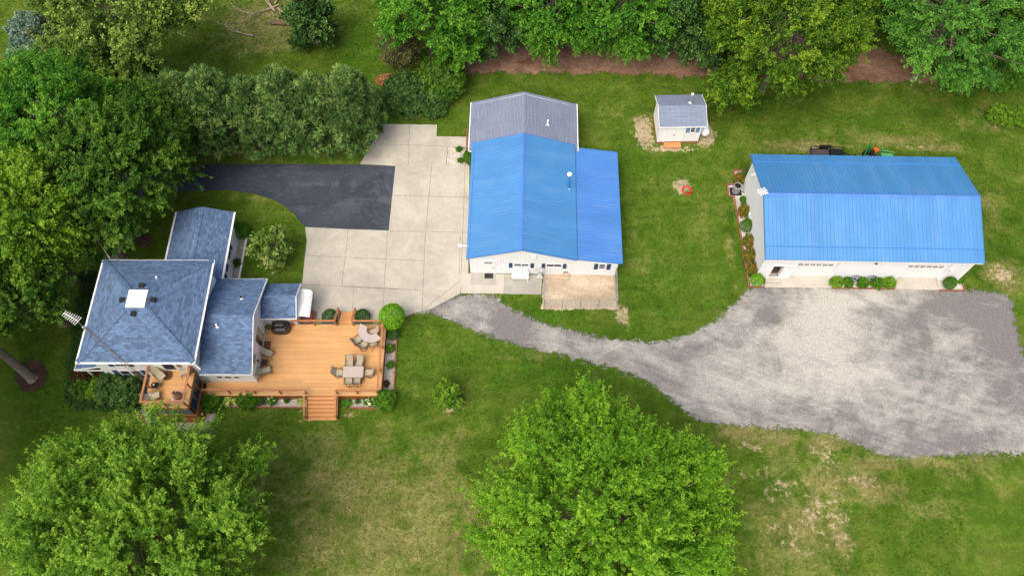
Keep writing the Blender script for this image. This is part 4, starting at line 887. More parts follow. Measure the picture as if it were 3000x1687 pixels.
# crescent table
cc = Vector((-11.02, 26.08, DZ)); T = thing('crescent_table', 'crescent-shaped frosted glass table with a curved cut-out at the deck corner', 'table', tuple(cc))
a0, a1 = R(150), R(318); arc = [(a0+(a1-a0)*i/16) for i in range(17)]
top = [(1.10*cos(a), 1.10*sin(a), .76) for a in arc] + [(.42*cos(a), .42*sin(a), .76) for a in reversed(arc)]
mb = MB(); mb.prism(top, .02); mb.build('tabletop', TABLEG, T); mb = MB(); mb.tube([(p[0],p[1],.745) for p in top]+[(top[0][0],top[0][1],.745)], .018, 5); mb.build('rim', BRONZE, T)
for a in (R(160), R(210), R(258), R(308)): mb = MB(); mb.tube([(.78*cos(a), .78*sin(a), .74),(.84*cos(a), .84*sin(a), 0)], .025, 6); mb.build('leg', BRONZE, T)
# side tables, rug, mats, grill, pots
T = thing('side_table', 'small black square side table between two sling chairs by the white wall', 'table', (-19.22,23.42,DZ)); mb = MB(); mb.prism(rounded(.24,.24,.05,.5), .03); mb.build('tabletop', plain('dark_brown_top',(.035,.018,.016),.5,.2), T)
for sx in (-1,1):
    for sy in (-1,1): mb = MB(); mb.tube([(sx*.2,sy*.2,.47),(sx*.25,sy*.25,0)], .014, 5); mb.build('leg', BLACKM, T)
T = thing('side_table', 'black side table carrying a dark bowl of plants on the balcony', 'table', (-26.28,20.72,3.06)); mb = MB(); mb.prism(rounded(.26,.24,.05,.5), .03); mb.build('tabletop', BLACKM, T)
for sx in (-1,1):
    for sy in (-1,1): mb = MB(); mb.tube([(sx*.2,sy*.2,.47),(sx*.27,sy*.27,0)], .014, 5); mb.build('leg', BLACKM, T)
o = thing('bowl', 'dark round bowl with a pale candle on the balcony side table', 'bowl', (-26.33,20.72,3.56)); mb = MB(); mb.lathe([(.10,0),(.19,.10),(.20,.12),(.14,.08)], (0,0,0), 14); mb.build('dish', BLACKM, o); mb = MB(); mb.lathe([(.06,.08),(.06,.17),(.02,.17)], (0,0,0), 10); mb.build('candle', plain('pale_candle',(.5,.42,.25),.6,.1), o)
RUGM = N('patterned_rug'); ob = RUGM.coord(); wv = RUGM.n('TexWave', wave_type='RINGS', rings_direction='Z'); wv.inputs['Scale'].default_value = 3.2; wv.inputs['Distortion'].default_value = .6; RUGM.link(ob, wv.inputs['Vector']); RUGM = RUGM.done(RUGM.ramp(wv.outputs['Fac'], [(.35, (.022,.014,.012)), (.6, (.26,.125,.055))]), .9, .1)
def mat_at(name, label, pts, m, z):
    c = sum((Vector((p[0], p[1], 0)) for p in pts), Vector((0,0,0)))/len(pts); mb = MB(); mb.prism([(p[0]-c.x, p[1]-c.y, .012) for p in pts], .011); o = mb.build(name, m); o.location = (c.x, c.y, z); tag(o, label, 'mat'); return o
mat_at('door_mat', 'brown patterned rug with swirls before the sliding door on the deck', [(-19.62,24.58),(-19.05,24.58),(-19.05,25.42),(-19.62,25.42)], RUGM, DZ+.001)
o = MB().prism([(.40*cos(i*pi/14), .40*sin(i*pi/14), .012) for i in range(28)], .011).build('round_mat', RUGM); o.location = (-25.72,22.0-.30,3.061); tag(o, 'round dark patterned mat at the balcony door', 'mat')
mat_at('door_mat', 'black mat at the white workshop door', [(-2.30,31.50),(-1.58,31.50),(-1.58,31.98),(-2.30,31.98)], BLACKM, .057)
p1, p2 = P(*(2120+395*.31746, 420+1290*.31746)), P(*(2120+480*.31746, 420+1288*.31746)); mat_at('door_mat', 'black mat before the open door of the long blue-roofed garage', [(p1.x,p1.y),(p2.x,p2.y),(p2.x,p2.y+.50),(p1.x,p1.y+.52)], BLACKM, .0515)
p1 = P(883, 931); mat_at('door_mat', 'red-brown mat under the white awning', [(-16.95,27.02),(-16.2,27.02),(-16.2,27.24),(-16.95,27.24)], plain('red_mat',(.14,.035,.025),.9,.2), .06)
# grill under a black cover: draped box, wider shelves below the lid
G = thing('covered_grill', 'barbecue grill under a wrinkled black cover against the house on the deck', 'grill', (-18.30,26.42,DZ))
rows = [(0,.66,.34),(.35,.70,.36),(.78,.68,.36),(.90,.62,.33),(1.00,.42,.30),(1.12,.36,.20),(1.15,.30,.12)]; mb = MB(); K = 28; rg = random.Random(4); n0 = 0
for zi, hx_, hy_ in rows:
    for j in range(K):
        a = 2*pi*j/K; ca_, sa_ = cos(a), sin(a); e_ = .45
        fold = 1+.05*sin(7*a+zi*3)+rg.uniform(-.03,.03)
        mb.v.append((hx_*np.sign(ca_)*abs(ca_)**e_*fold, hy_*np.sign(sa_)*abs(sa_)**e_*fold - (.12 if zi < .85 else 0)*(sa_ < -.2)*abs(ca_ < .5), zi+rg.uniform(-.015,.015)*(zi > 0)))
for i in range(len(rows)-1):
    for j in range(K): l = (j+1) % K; mb.f.append((i*K+j, i*K+l, (i+1)*K+l, (i+1)*K+j))
mb.f.append(tuple((len(rows)-1)*K+j for j in range(K))); mb.build('cover', BLACKC, G)
for sx in (-.5,.5): mb = MB(); mb.tube([(sx,-.25,.05),(sx,-.33,.05)], .05, 10); mb.build('wheel', RUBBER, G)
CH = thing('chiminea', 'round-bellied brown clay chiminea with a tall neck on a stone pad', 'chiminea', (-24.56,19.98,3.075))
mb = MB(); mb.lathe([(.16,.0),(.22,.06),(.31,.22),(.33,.36),(.29,.52),(.18,.66),(.125,.78),(.12,.95),(.16,1.02),(.11,1.0),(.09,.85)], (0,0,0), 20); mb.build('body', CLAY, CH, True); mb = MB(); mb.disc((0,0,.93), .105, 14); mb.build('flue', BLACKM, CH)
mb = MB(); mb.prism([(-.38,-.40,.014),(.38,-.40,.014),(.38,.40,.014),(-.38,.40,.014)], .013); o = mb.build('stone_pad', plain('pale_stone_pad',(.62,.52,.46),.8,.12,5)); o.location = (-24.68,20.06,3.061); tag(o, 'pale square stone pad under the clay chiminea', 'pad')
o = thing('cushion', 'white rounded cushion in the balcony corner behind a reclining chair', 'cushion', (-26.62,20.05,3.06)); mb = MB(); mb.lathe([(.10,0),(.17,.06),(.18,.28),(.13,.46),(.04,.5)], (0,0,0), 14); mb.build('pad', PALE, o, True)
mb = MB(); mb.lathe([(.16,0),(.24,.30),(.27,.32),(.27,.36),(.23,.36),(.20,.26),(.05,.25)], (0,0,0), 20); o = mb.build('planter_pot', GREYSTONE, None, False); o.location = (-28.28,19.95,.03); tag(o, 'round grey stone pot standing on gravel beside the screened porch', 'pot')
# wall art and thermometer on the middle wing gable
A_ = thing('wall_picture', 'small framed picture hung on the white gable wall above the deck', 'picture', (-19.648,23.28,2.42)); mb = MB(); mb.box(0,-.30,-.22,.03,.30,.22); mb.build('frame', BLACKM, A_); mb = MB(); mb.box(.031,-.24,-.16,.036,.24,.16); mb.build('picture', plain('speckled_print',(.42,.41,.4),.6,.6,14), A_)
A_ = thing('wall_lantern', 'thin grey lantern on the white wall behind the black side table', 'lantern', (-19.648,23.40,1.62)); mb = MB(); mb.box(0,-.05,-.2,.10,.05,.2); mb.build('body', GALV, A_); mb = MB(); mb.lathe([(.09,0),(.02,.12)], (.07,0,.2), 8); mb.build('roof', BLACKM, A_)
# drain pipe on the deck bed
mb = MB(); mb.tube([(-20.10,20.93,.45),(-20.10,20.75,.12),(-20.08,20.25,.10)], .055, 8); o = mb.build('drain_pipe', WHITE); tag(o, 'short white drain pipe coming out from under the deck', 'pipe')
# white planter wall by the porch
PW = thing('planter_wall', 'low white L-shaped planter wall around porch shrubs', 'wall', (-33.58,21.05,0)); mb = MB(); mb.box(0,0,0,2.6,.16,.42); mb.box(0,.161,0,.16,1.6,.42); mb.build('curb', WHITE, PW)
# bed edging timbers
def edging(label, pts, w=.11, h=.13, m=None, z0=0):
    mb = MB()
    for a, b in zip(pts[:-1], pts[1:]): mb.bar((a[0],a[1],z0+h/2),(b[0],b[1],z0+h/2),w,h)
    o = mb.build('bed_edging', m or BRICKEDGE); return tag(o, label, 'edging')
edging('reddish edging of the stone bed left of the front deck steps', [(-21.6,20.24),(-15.95,20.21)])
edging('reddish edging around the stone bed right of the front deck steps', [(-12.5,20.19),(-9.17,20.17),(-9.27,26.0)])
edging('reddish edging of the gravel strip beside the screened porch steps', [(-22.74,20.24),(-22.72,17.4)])
edging('reddish slanting edging beside the round stone pot', [(-29.12,20.4),(-27.9,18.8)])
edging('reddish edging around the planted bed on the white gable end of the garage', [(20.98,42.47),(19.86,42.47),(19.86,40.97),(19.12,40.97),(19.08,39.73),(19.55,39.68),(19.72,30.75),(20.95,30.74)], .14)
edging('reddish edging of the wagon wheel bed before the garage', [(26.55,30.66),(31.8,30.60)]); edging('reddish edging of the corner bed at the right end of the garage', [(35.5,30.46),(37.58,30.44),(37.56,31.2)])
edging('low white curb along the gravel strip of the north wing', [(-22.72,35.4),(-22.78,29.85)], .12, .22, WHITE)
edging('reddish edging beside the grey shingled half of the workshop', [(-4.15,46.9),(-4.15,43.4)], .12, .2)
# wagon wheels
def wagon_wheel(label, c):
    t = thing('wagon_wheel', label, 'wheel', c, -.0165, 'wagon wheels against the garage'); mb = MB(); tilt = Vector((0,-1,.25)); mb.ring((0,0,0), .40, .028, 28, 5, tilt); mb.build('rim', NAVY, t)
    mb = MB(); n_ = tilt.normalized(); mb.tube([n_*-.05, n_*.06], .055, 10); mb.build('hub', NAVY, t); a = n_.orthogonal().normalized(); b = n_.cross(a); mb = MB()
    for i in range(10): q_ = 2*pi*i/10; mb.tube([n_*0, (a*cos(q_)+b*sin(q_))*.39], .014, 4)
    mb.build('spoke', NAVY, t); return t
bw = lambda x, y, z: tuple(Matrix.Translation((20.12,31.64,0)) @ Matrix.Rotation(-.0165,4,'Z') @ Vector((x,y,z)))
wagon_wheel('dark blue wagon wheel on the garage wall, the one nearer the open door', bw(8.36,-.16,.43)); wagon_wheel('dark blue wagon wheel on the garage wall, the one farther from the open door', bw(9.75,-.16,.43))
# heat pump unit
AC = thing('air_conditioner', 'grey outdoor air conditioner unit with round top fan by the garage gable', 'air conditioner', (19.75,40.22,0)); mb = MB(); mb.box(-.50,-.42,.03,.50,.40,.08); mb.build('pad', BLACKM, AC); mb = MB(); mb.lathe([(.33,.08),(.35,.12),(.35,.84),(.37,.86),(.37,.94),(.28,.96)], (0,0,0), 8); mb.build('casing', GALV, AC); mb = MB(); mb.lathe([(.27,.962),(.26,.97),(.05,.975)], (0,0,0), 20); mb.build('fan_grille', BLACKM, AC); mb = MB(); mb.ring((0,0,.96), .31, .03, 24, 5); mb.build('top_ring', GALV, AC); mb = MB(); mb.tube([(.38,-.1,.3),(.8,-.25,.2),(1.0,-.1,.3)], .03, 6); mb.build('hose', BLACKM, AC)
# propane tank
PT = thing('propane_tank', 'white capsule-shaped propane tank beside the small white shed', 'tank', (17.58,46.95,0), .025); mb = MB(); r_ = .42; pr = [(.0001,-.98),(.20,-.94),(.34,-.84),(.41,-.70),(r_,-.55),(r_,.55),(.41,.70),(.34,.84),(.20,.94),(.0001,.98)]; n_ = len(mb.v); K = 20
for rr_, yy in pr:
    for j in range(K): mb.v.append((rr_*cos(2*pi*j/K), yy, .58+rr_*sin(2*pi*j/K)))
for i in range(len(pr)-1):
    for j in range(K): l = (j+1) % K; mb.f.append((i*K+j, (i+1)*K+j, (i+1)*K+l, i*K+l))
mb.build('body', WHITE, PT, True); mb = MB(); mb.lathe([(.13,.99),(.13,1.12),(.10,1.15)], (0,0,0), 12); mb.build('valve_cover', PALE, PT)
for y in (-.5,.5): mb = MB(); mb.box(-.25,y-.06,0,.25,y+.06,.2); mb.build('leg', GALV, PT)
# hose coil
hc = P(1840+692*.24845, 240+1288*.24845); mb = MB(); rg = random.Random(3)
for i in range(9): mb.ring((rg.uniform(-.05,.05), rg.uniform(-.05,.05), .03+.015*i), .36+.018*(i % 5)+rg.uniform(-.01,.02), .02, 32, 5)
mb.tube([(.42,0,.03),(.3,-.38,.03),(-.1,-.5,.03)], .02, 5); o = mb.build('hose_coil', REDHOSE, None, True); o.location = hc; tag(o, 'coil of bright red hose lying on the grass', 'hose')
# white bench
BN = thing('bench', 'white wooden bench with high back before the workshop windows', 'bench', (.68,31.62,0.044), -.017); w_ = .64
mb = MB()
for i in range(5): mb.box(-w_+.04,-.38+i*.115,.44,w_-.04,-.38+i*.115+.10,.47)
mb.build('seat', WHITE, BN); mb = MB()
for i in range(5): z = .50+i*.10; mb.prism([(-w_+.04,.20+i*.02,z+.09),(-w_+.04,.22+i*.02,z+.09),(w_-.04,.22+i*.02,z+.09),(w_-.04,.20+i*.02,z+.09)][::-1], .088)
mb.prism([(-w_+.04,.13,.62),(w_-.04,.13,.62),(w_-.04,.30,1.0),(-w_+.04,.30,1.0)], .03); mb.build('backrest', WHITE, BN)
for sx in (-1,1):
    mb = MB(); mb.box(sx*w_-.05,-.42,.62,sx*w_+.05,.22,.66); mb.build('armrest', WHITE, BN)
    for y in (-.38,.16): mb = MB(); mb.box(sx*w_-.035,y-.035,0,sx*w_+.035,y+.035,.62); mb.build('leg', WHITE, BN)
# splash block and stone step
mb = MB(); mb.prism([(-.28,-.20,.10),(.28,-.20,.10),(.14,.22,.30),(-.14,.22,.30)], .09); mb.box(-.05,.16,0.0,.05,.22,.21); o = mb.build('ramp', GREYSTONE); o.location = (2.30,31.66,.045); tag(o, 'small grey wedge-shaped ramp beside the kennel fence', 'ramp')
o = thing('stone_step', 'short stack of tan stone blocks under the pet door inside the kennel', 'step', (4.48,31.68,.016), -.017); mb = MB(); mb.box(-.27,-.02,0,.27,.24,.34); mb.build('upper_block', BEIGE, o); mb = MB(); mb.box(-.30,-.30,0,.28,-.022,.17); mb.build('lower_block', BEIGE, o)
# kennel fence
KF = thing('kennel_fence', 'grey chain link kennel fence around the sandy dog run', 'fence', (2.62,28.82,0)); kw, kd, kh = 5.93, 2.95, 1.45
def fx(p): return Vector(p)
mb = MB(); segs = [((0,kd,0),(0,0,0)),((0,0,0),(kw,0,0)),((kw,0,0),(kw+.05,kd,0))]
for a, b in segs:
    a, b = Vector(a), Vector(b); L = (b-a).length; d = (b-a)/L; st_ = .13; r_ = .0035
    k_ = int((L+kh)/st_)
    for sg in (1, -1):
        for i in range(k_):
            x0 = i*st_-kh if sg == 1 else i*st_
            z0, xa = 0, x0; xb = x0+sg*kh; z1 = kh
            if sg == -1: xb = x0-kh
            ta, tb = 0.0, 1.0
            for lim, s_ in ((0,1),(L,-1)):
                fa, fb = (xa-lim)*s_, (xb-lim)*s_
                if fa < 0 and fb < 0: ta = 2
                elif fa < 0: ta = max(ta, fa/(fa-fb))
                elif fb < 0: tb = min(tb, fa/(fa-fb))
            if ta >= tb: continue
            p_ = a+d*(xa+(xb-xa)*ta)+Vector((0,0,kh*ta)); q_ = a+d*(xa+(xb-xa)*tb)+Vector((0,0,kh*tb)); mb.tube([p_, q_], r_, 3, False)
mb.build('chain_mesh', DULL, KF)
mb = MB()
for a, b in segs: mb.tube([Vector(a)+Vector((0,0,kh+.02)), Vector(b)+Vector((0,0,kh+.02))], .022, 6)
mb.build('top_rail', GALV, KF)
for p_ in [(0,0,0),(1.48,0,0),(2.96,0,0),(4.44,0,0),(kw,0,0),(0,1.5,0),(0,kd,0),(kw+.02,1.5,0),(kw+.05,kd,0)]: mb = MB(); mb.tube([p_, (p_[0],p_[1],kh+.06)], .032, 7); mb.build('post', GALV, KF)
mb = MB(); mb.tube([(-.05,kd,1.35),(-.75,kd-.1,1.32),(-.8,kd-.1,.5),(-.05,kd,.45)], .022, 6); mb.tube([(-.05,kd,.45),(-.75,kd-.1,1.32)], .018, 6); mb.build('gate', GALV, KF)
# antenna tower
TW = thing('antenna_tower', 'tall rusty lattice mast with a white television aerial beside the house', 'tower', (-27.55,21.42,0)); ht = 12.1
legs = [Vector((.18*cos(a), .18*sin(a), 0)) for a in (R(90), R(210), R(330))]
for l in legs: mb = MB(); mb.tube([l, l*.9+Vector((0,0,ht))], .013, 5); mb.build('leg', STEELG, TW)
mb = MB(); k_ = 30
for i in range(k_):
    z0, z1 = ht*i/k_, ht*(i+1)/k_
    for j in range(3): a, b = legs[j], legs[(j+1) % 3]; mb.tube([a+Vector((0,0,z0)), b+Vector((0,0,z1))], .006, 4, False); mb.tube([a+Vector((0,0,z1)), b+Vector((0,0,z1))], .006, 4, False)
mb.build('lattice', STEELG, TW); mb = MB(); mb.tube([(0,0,ht-.5),(0,0,ht+1.55)], .028, 6); mb.build('mast', GALV, TW); mb = MB(); mb.lathe([(.05,0),(.10,.05),(.10,.25),(.05,.3)], (0,0,ht+.1), 10); mb.build('rotor', GALV, TW)
top = Vector((0,0,ht+1.5)); dd = Vector((-.93,.50,0)).normalized(); nn_ = Vector((-dd.y,dd.x,0)); mb = MB(); mb.bar(top-dd*.30, top+dd*.90, .03)
for i in range(8): t_ = -.28+i*.165; w_ = .32-.018*i; mb.bar(top+dd*t_-nn_*w_, top+dd*t_+nn_*w_, .03, .02)
mb.build('aerial', WHITE, TW)
# white post near the driveway tree, path light
mb = MB(); mb.tube([(0,0,0),(0,0,1.9)], .045, 7); mb.box(-.07,-.07,1.9,.07,.07,2.05); o = mb.build('marker_post', WHITE); o.location = P(404,694); tag(o, 'thin white post standing at the mulch ring under the left trees', 'post')
# overhead wire to the house
mb = MB(); a = Vector((-30.6,29.9,5.4)); b = Vector((-41.0,42.5,7.0)); mb.tube([a.lerp(b,t)-Vector((0,0,1.2*t*(1-t)*4*.35)) for t in np.linspace(0,1,10)], .022, 5); o = mb.build('overhead_cable', PALE); tag(o, 'pale service cable running from the house eave into the left trees', 'cable')
# utility trailer behind the garage
TL = thing('utility_trailer', 'low black utility trailer parked on bare ground behind the long garage', 'trailer', (28.4,43.75,0), -.03); mb = MB(); mb.box(-1.55,-.75,.42,1.45,.75,.48); mb.build('bed', plain('dark_planks',(.06,.05,.05),.8,.3,5), TL); mb = MB()
for y in (-.76,.76):
    for x in (-1.5,-.5,.5,1.4): mb.bar((x,y,.45),(x,y,.85),.05)
    mb.bar((-1.55,y,.85),(1.45,y,.85),.05); mb.bar((-1.55,y,.45),(1.45,y,.45),.08)
mb.bar((-1.55,-.76,.85),(-1.55,.76,.85),.05); mb.build('side_rail', BLACKM, TL)
for y in (-.92,.92): mb = MB(); mb.tube([(-.15,y-.09,.33),(-.15,y+.09,.33)], .33, 16); mb.build('wheel', RUBBER, TL); mb = MB(); mb.box(-.58,y-.13,.70,.28,y+.13,.75); mb.box(-.66,y-.13,.5,-.58,y+.13,.75); mb.box(.28,y-.13,.5,.36,y+.13,.75); mb.build('fender', BLACKM, TL)
mb = MB(); mb.box(.15,-.70,.48,1.30,.55,.86); mb.build('box', BLACKM, TL); mb = MB(); mb.bar((1.45,-.5,.45),(2.4,0,.45),.07); mb.bar((1.45,.5,.45),(2.4,0,.45),.07); mb.lathe([(.04,.3),(.06,.9),(.03,.95)],(2.3,0,0),8); mb.build('tongue', BLACKM, TL)
# compact tractor
TR_ = thing('tractor', 'green tractor with orange triangle and lifting frame, half hidden behind the garage roof', 'tractor', (32.4,43.35,0), -.03)
mb = MB(); mb.prism([(.45,-.34,1.12),(1.55,-.30,1.04),(1.55,.30,1.04),(.45,.34,1.12)], .5); mb.build('hood', GREENP2, TR_); mb = MB(); mb.box(-.75,-.30,.42,1.5,.30,.62); mb.box(-.55,-.62,.88,.05,-.36,.94); mb.box(-.55,.36,.88,.05,.62,.94); mb.build('body', GREENP, TR_)
for y in (-.55,.55): mb = MB(); mb.tube([(-.35,y-.16,.55),(-.35,y+.16,.55)], .55, 20); w_ = mb.build('rear_wheel', RUBBER, TR_); mb = MB(); mb.tube([(-.35,y-.17,.55),(-.35,y+.17,.55)], .26, 14); mb.build('rim', plain('yellow_rim',(.6,.42,.03),.5,.1), w_)
for y in (-.48,.48): mb = MB(); mb.tube([(1.2,y-.1,.33),(1.2,y+.1,.33)], .33, 16); mb.build('front_wheel', RUBBER, TR_)
mb = MB(); mb.box(-.45,-.24,.95,.0,.24,1.08); mb.prism([(-.62,-.24,1.45),(-.5,-.24,1.45),(-.5,.24,1.45),(-.62,.24,1.45)], .45); mb.build('seat', BLACKM, TR_); mb = MB(); mb.ring((.22,0,1.25), .19, .018, 18, 5, (-.6,0,1)); mb.tube([(.22,0,1.25),(.45,0,1.05)], .02, 5); mb.build('steering_wheel', BLACKM, TR_)
mb = MB(); mb.prism([(-.30,.55,1.66),(-.30,-.05,1.66),(.18,.25,1.66)], .03); mb.bar((-.1,.22,.95),(-.1,.22,1.63),.05); mb.build('warning_sign', ORANGEP, TR_)
mb = MB(); mb.bar((-.95,.1,.5),(-.72,.75,2.05),.09); mb.bar((-.45,.25,.5),(-.72,.75,2.05),.09); mb.bar((-1.0,.1,.5),(-1.0,-.5,.5),.08); mb.build('lifting_frame', GREENP, TR_)
mb = MB(); mb.bar((.55,.62,1.15),(1.75,.45,1.0),.09); mb.bar((.55,-.62,1.15),(1.75,-.5,.9),.09); mb.bar((.45,.62,.6),(.55,.62,1.5),.1); mb.bar((.45,-.62,.6),(.55,-.62,1.5),.1); mb.build('loader_arm', GREENP2, TR_)
# spare wheel
mb = MB(); mb.tube([(0,-.1,.34),(0,.1,.34)], .34, 18); mb.tube([(0,-.11,.34),(0,.11,.34)], .14, 10); o = mb.build('spare_wheel', RUBBER); o.location = (30.75,43.3,0); tag(o, 'black tyre standing between the trailer and the tractor', 'wheel')
# fallen branches
def branches(name, label, base, seed, n, L, m, cat='branch'):
    rg = random.Random(seed); mb = MB()
    def go(p, d, l, r, k):
        q_ = p; pts = [p]; 
        for i in range(4): d = (d+Vector((rg.uniform(-.2,.2),rg.uniform(-.2,.2),rg.uniform(-.06,.08)))).normalized(); q_ = q_+d*l/4; q_.z = max(q_.z, .06); pts.append(q_.copy())
        mb.tube(pts, [r, r*.85, r*.7, r*.55, r*.35], 5)
        if k:
            for i in range(rg.randint(2,3)): go(pts[rg.randint(1,4)], (d+Vector((rg.uniform(-.9,.9),rg.uniform(-.9,.9),rg.uniform(-.1,.4)))).normalized(), l*.65, r*.55, k-1)
    for i in range(n): a = rg.uniform(0,2*pi); go(Vector((rg.uniform(-.8,.8),rg.uniform(-.6,.6),.12)), Vector((cos(a),sin(a),.15)), L*rg.uniform(.7,1.1), .09, 2)
    o = mb.build(name, m); o.location = base; return tag(o, label, cat)
DEAD = plain('pale_dead_wood', (.36,.29,.20), .9, .25, 6)
branches('branch_pile', 'pale bare fallen branches heaped on dry grass at the top of the picture', P(805,25), 5, 5, 3.4, DEAD, 'branches')
branches('fallen_branch', 'single forked dead branch lying in the leaf litter under the right trees', P(2650,205), 8, 1, 1.5, DEAD)
branches('fallen_branch', 'thin bare branch lying on the lawn beside the pale sycamore', P(735,112), 12, 1, 2.6, DEAD)
mb = MB(); mb.tube([P(790,66,.2), P(830,68,.22), P(868,66,.2)], [.20,.23,.21], 8); o = mb.build('log', plain('log_bark',(.16,.11,.065),.9,.3,5)); tag(o, 'cut brown log lying below the heap of bare branches', 'log')

# ================================================================== VEGETATION
def unit(a): return a / np.maximum(np.linalg.norm(a, axis=-1, keepdims=True), 1e-9)
def leaf_mesh(name, c, axis, nrm, L, Wd, tint, m, parent, fold=.18):
    """many kite-shaped leaves; c centres, axis directions, nrm leaf normals"""
    n = len(c); side = unit(np.cross(axis, nrm)); up = np.cross(side, axis)
    L = np.broadcast_to(L, n)[:, None]; Wd = np.broadcast_to(Wd, n)[:, None]
    v = np.empty((n, 4, 3)); v[:, 0] = c - axis*L*.5; v[:, 1] = c + side*Wd*.5 + up*L*fold*.5; v[:, 2] = c + axis*L*.5 - up*L*fold*.6; v[:, 3] = c - side*Wd*.5 + up*L*fold*.5
    me = bpy.data.meshes.new(name); np_mesh(me, v.reshape(-1, 3), np.arange(n*4).reshape(n, 4))
    a = me.attributes.new('tint', 'FLOAT', 'FACE'); a.data.foreach_set('value', np.clip(tint, 0, 1).astype(np.float32))
    me.materials.append(m); o = bpy.data.objects.new(name, me); COL.objects.link(o)
    if parent: o.parent = parent
    return o
def fib(n, zmin, rg):
    i = np.arange(n)+.5; z = 1-(1-zmin)*i/n; ph = i*2.39996+rg.uniform(0, 6.28); r = np.sqrt(np.maximum(0, 1-z*z))
    d = np.stack([r*np.cos(ph), r*np.sin(ph), z], 1); return unit(d + rg.normal(0, .10, d.shape))
def lobes(rg, n=9, amp=.16):
    ds = unit(rg.normal(0, 1, (n, 3))); am = rg.uniform(-amp, amp, n)
    return lambda d: 1 + sum(a*np.exp(-(1-(d*q).sum(-1))*5) for q, a in zip(ds, am))
def shoots_to_leaves(rg, p0, p1, per, spread, L, shoot_tint, flat=1.0, tipw=.45):
    n = len(p0); k = per; t = rg.uniform(0, 1, (n, k))**.75
    ax = unit(p1-p0)[:, None]; rv = rg.normal(0, 1, (n, k, 3)); rv = rv-(rv*ax).sum(-1, keepdims=True)*ax; rv = unit(rv)
    rad = spread*np.sqrt(rg.uniform(0, 1, (n, k)))*(1.05-tipw*t)
    c = p0[:, None] + (p1-p0)[:, None]*t[..., None] + rv*rad[..., None]
    a = unit(rv*.8 + ax*.55 + rg.normal(0, .35, rv.shape) + np.array([0, 0, -.12])); nr = unit(rg.normal(0, .55, rv.shape) + np.array([0, 0, flat]) + ax*.3)
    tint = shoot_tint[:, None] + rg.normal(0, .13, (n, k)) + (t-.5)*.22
    s = L*rg.uniform(.7, 1.25, (n, k))
    return c.reshape(-1, 3), a.reshape(-1, 3), nr.reshape(-1, 3), s.ravel(), tint.ravel()
def tree_parts(t, rg, H0, Rx, Rz, cz, m, bark, nb, per_branch, per_shoot, slen, spread, leaf, zmin=-.45, up=.5, lob=.2, inner=.35, trunk_r=.3, crown_off=(0, 0), mtop=None, wid=.62, limbs=True, lean=(0, 0)):
    """crown centred at height cz above the base, radius Rx, half height Rz"""
    d = fib(nb, zmin, rg); lf = lobes(rg, 12, lob); ctr = np.array([crown_off[0], crown_off[1], cz])
    nl = max(8, nb//9); ld = fib(nl, zmin, rg); ld = unit(ld + rg.normal(0, .07, ld.shape)); near = (d @ ld.T).argmax(1); th = np.arccos(np.clip((d*ld[near]).sum(1), -1, 1)); th0 = np.sqrt(4*pi*(1-zmin)/2/nl)*.56
    dome = rg.uniform(.84, 1.10, nl)[near]*(1.11 - .24*np.minimum(th/th0, 1.4)**2)          # each limb carries a dome of foliage, with valleys between
    d = unit(d*.72 + ld[near]*.28)
    Rr = lf(d)[:, None]*np.array([Rx, Rx, Rz])*(dome*rg.uniform(.90, 1.04, nb))[:, None]
    end = ctr + d*Rr
    bt = rg.normal(.5, .16, nb)
    base_ = ctr + d*Rr*.80 + rg.normal(0, slen*.12, (nb, 3)); main = unit(d*.75 + np.array([0, 0, up]) + rg.normal(0, .16, (nb, 3)))
    k = per_branch; dr = unit(main[:, None] + rg.normal(0, .40, (nb, k, 3))); ln = slen*rg.uniform(.55, 1.3, (nb, k, 1))*rg.uniform(.8, 1.2, (nb, 1, 1))
    P0 = base_[:, None] + rg.normal(0, slen*.14, (nb, k, 3)); P1 = P0 + dr*ln; T = bt[:, None] + rg.normal(0, .08, (nb, k))
    P0, P1, T = P0.reshape(-1, 3), P1.reshape(-1, 3), T.ravel()
    c, a, nr, s, ti = shoots_to_leaves(rg, P0, P1, per_shoot, spread, leaf, T)
    ni = int(nb*inner*4)
    if ni:
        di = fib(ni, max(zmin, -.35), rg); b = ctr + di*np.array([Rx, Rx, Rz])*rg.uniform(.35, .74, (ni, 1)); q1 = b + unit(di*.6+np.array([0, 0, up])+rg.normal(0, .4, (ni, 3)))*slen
        o_ = shoots_to_leaves(rg, b, q1, per_shoot, spread*1.8, leaf*1.25, rg.normal(.34, .12, ni)); c, a, nr, s, ti = [np.concatenate(z) for z in zip((c, a, nr, s, ti), o_)]  # inner leaves tinted darker, painting shade into the crown's gaps
    c[:, 2] = np.maximum(c[:, 2], .08)
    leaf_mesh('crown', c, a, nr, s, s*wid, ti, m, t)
    if limbs:
        mb = MB(); top = Vector((ctr[0]*.8, ctr[1]*.8, cz+Rz*.35)); base = Vector((0, 0, -.1))
        fork = base.lerp(top, .38); mb.tube([base, base.lerp(fork, .08), base.lerp(fork, .5), fork, top], [trunk_r*1.45, trunk_r*1.05, trunk_r*.9, trunk_r*.8, trunk_r*.25], 9)
        for i in range(0, nb, max(1, nb//46)):
            e = Vector(end[i]); s0 = fork.lerp(top, float(rg.uniform(0, .9))); mid = s0.lerp(e, .5)+Vector((0, 0, -.25))+Vector(rg.normal(0, .25, 3))
            r0 = trunk_r*.34; mb.tube([s0, mid, s0.lerp(e, .95)], [r0, r0*.5, r0*.16], 5, False)
        mb.build('trunk', bark, t)
L_MAPLE = leaf_mat('maple_leaf', (.048,.145,.010), (.128,.290,.022), (.265,.455,.048))
L_MAPLE2 = leaf_mat('silver_maple_leaf', (.048,.132,.014), (.130,.270,.030), (.275,.430,.072))
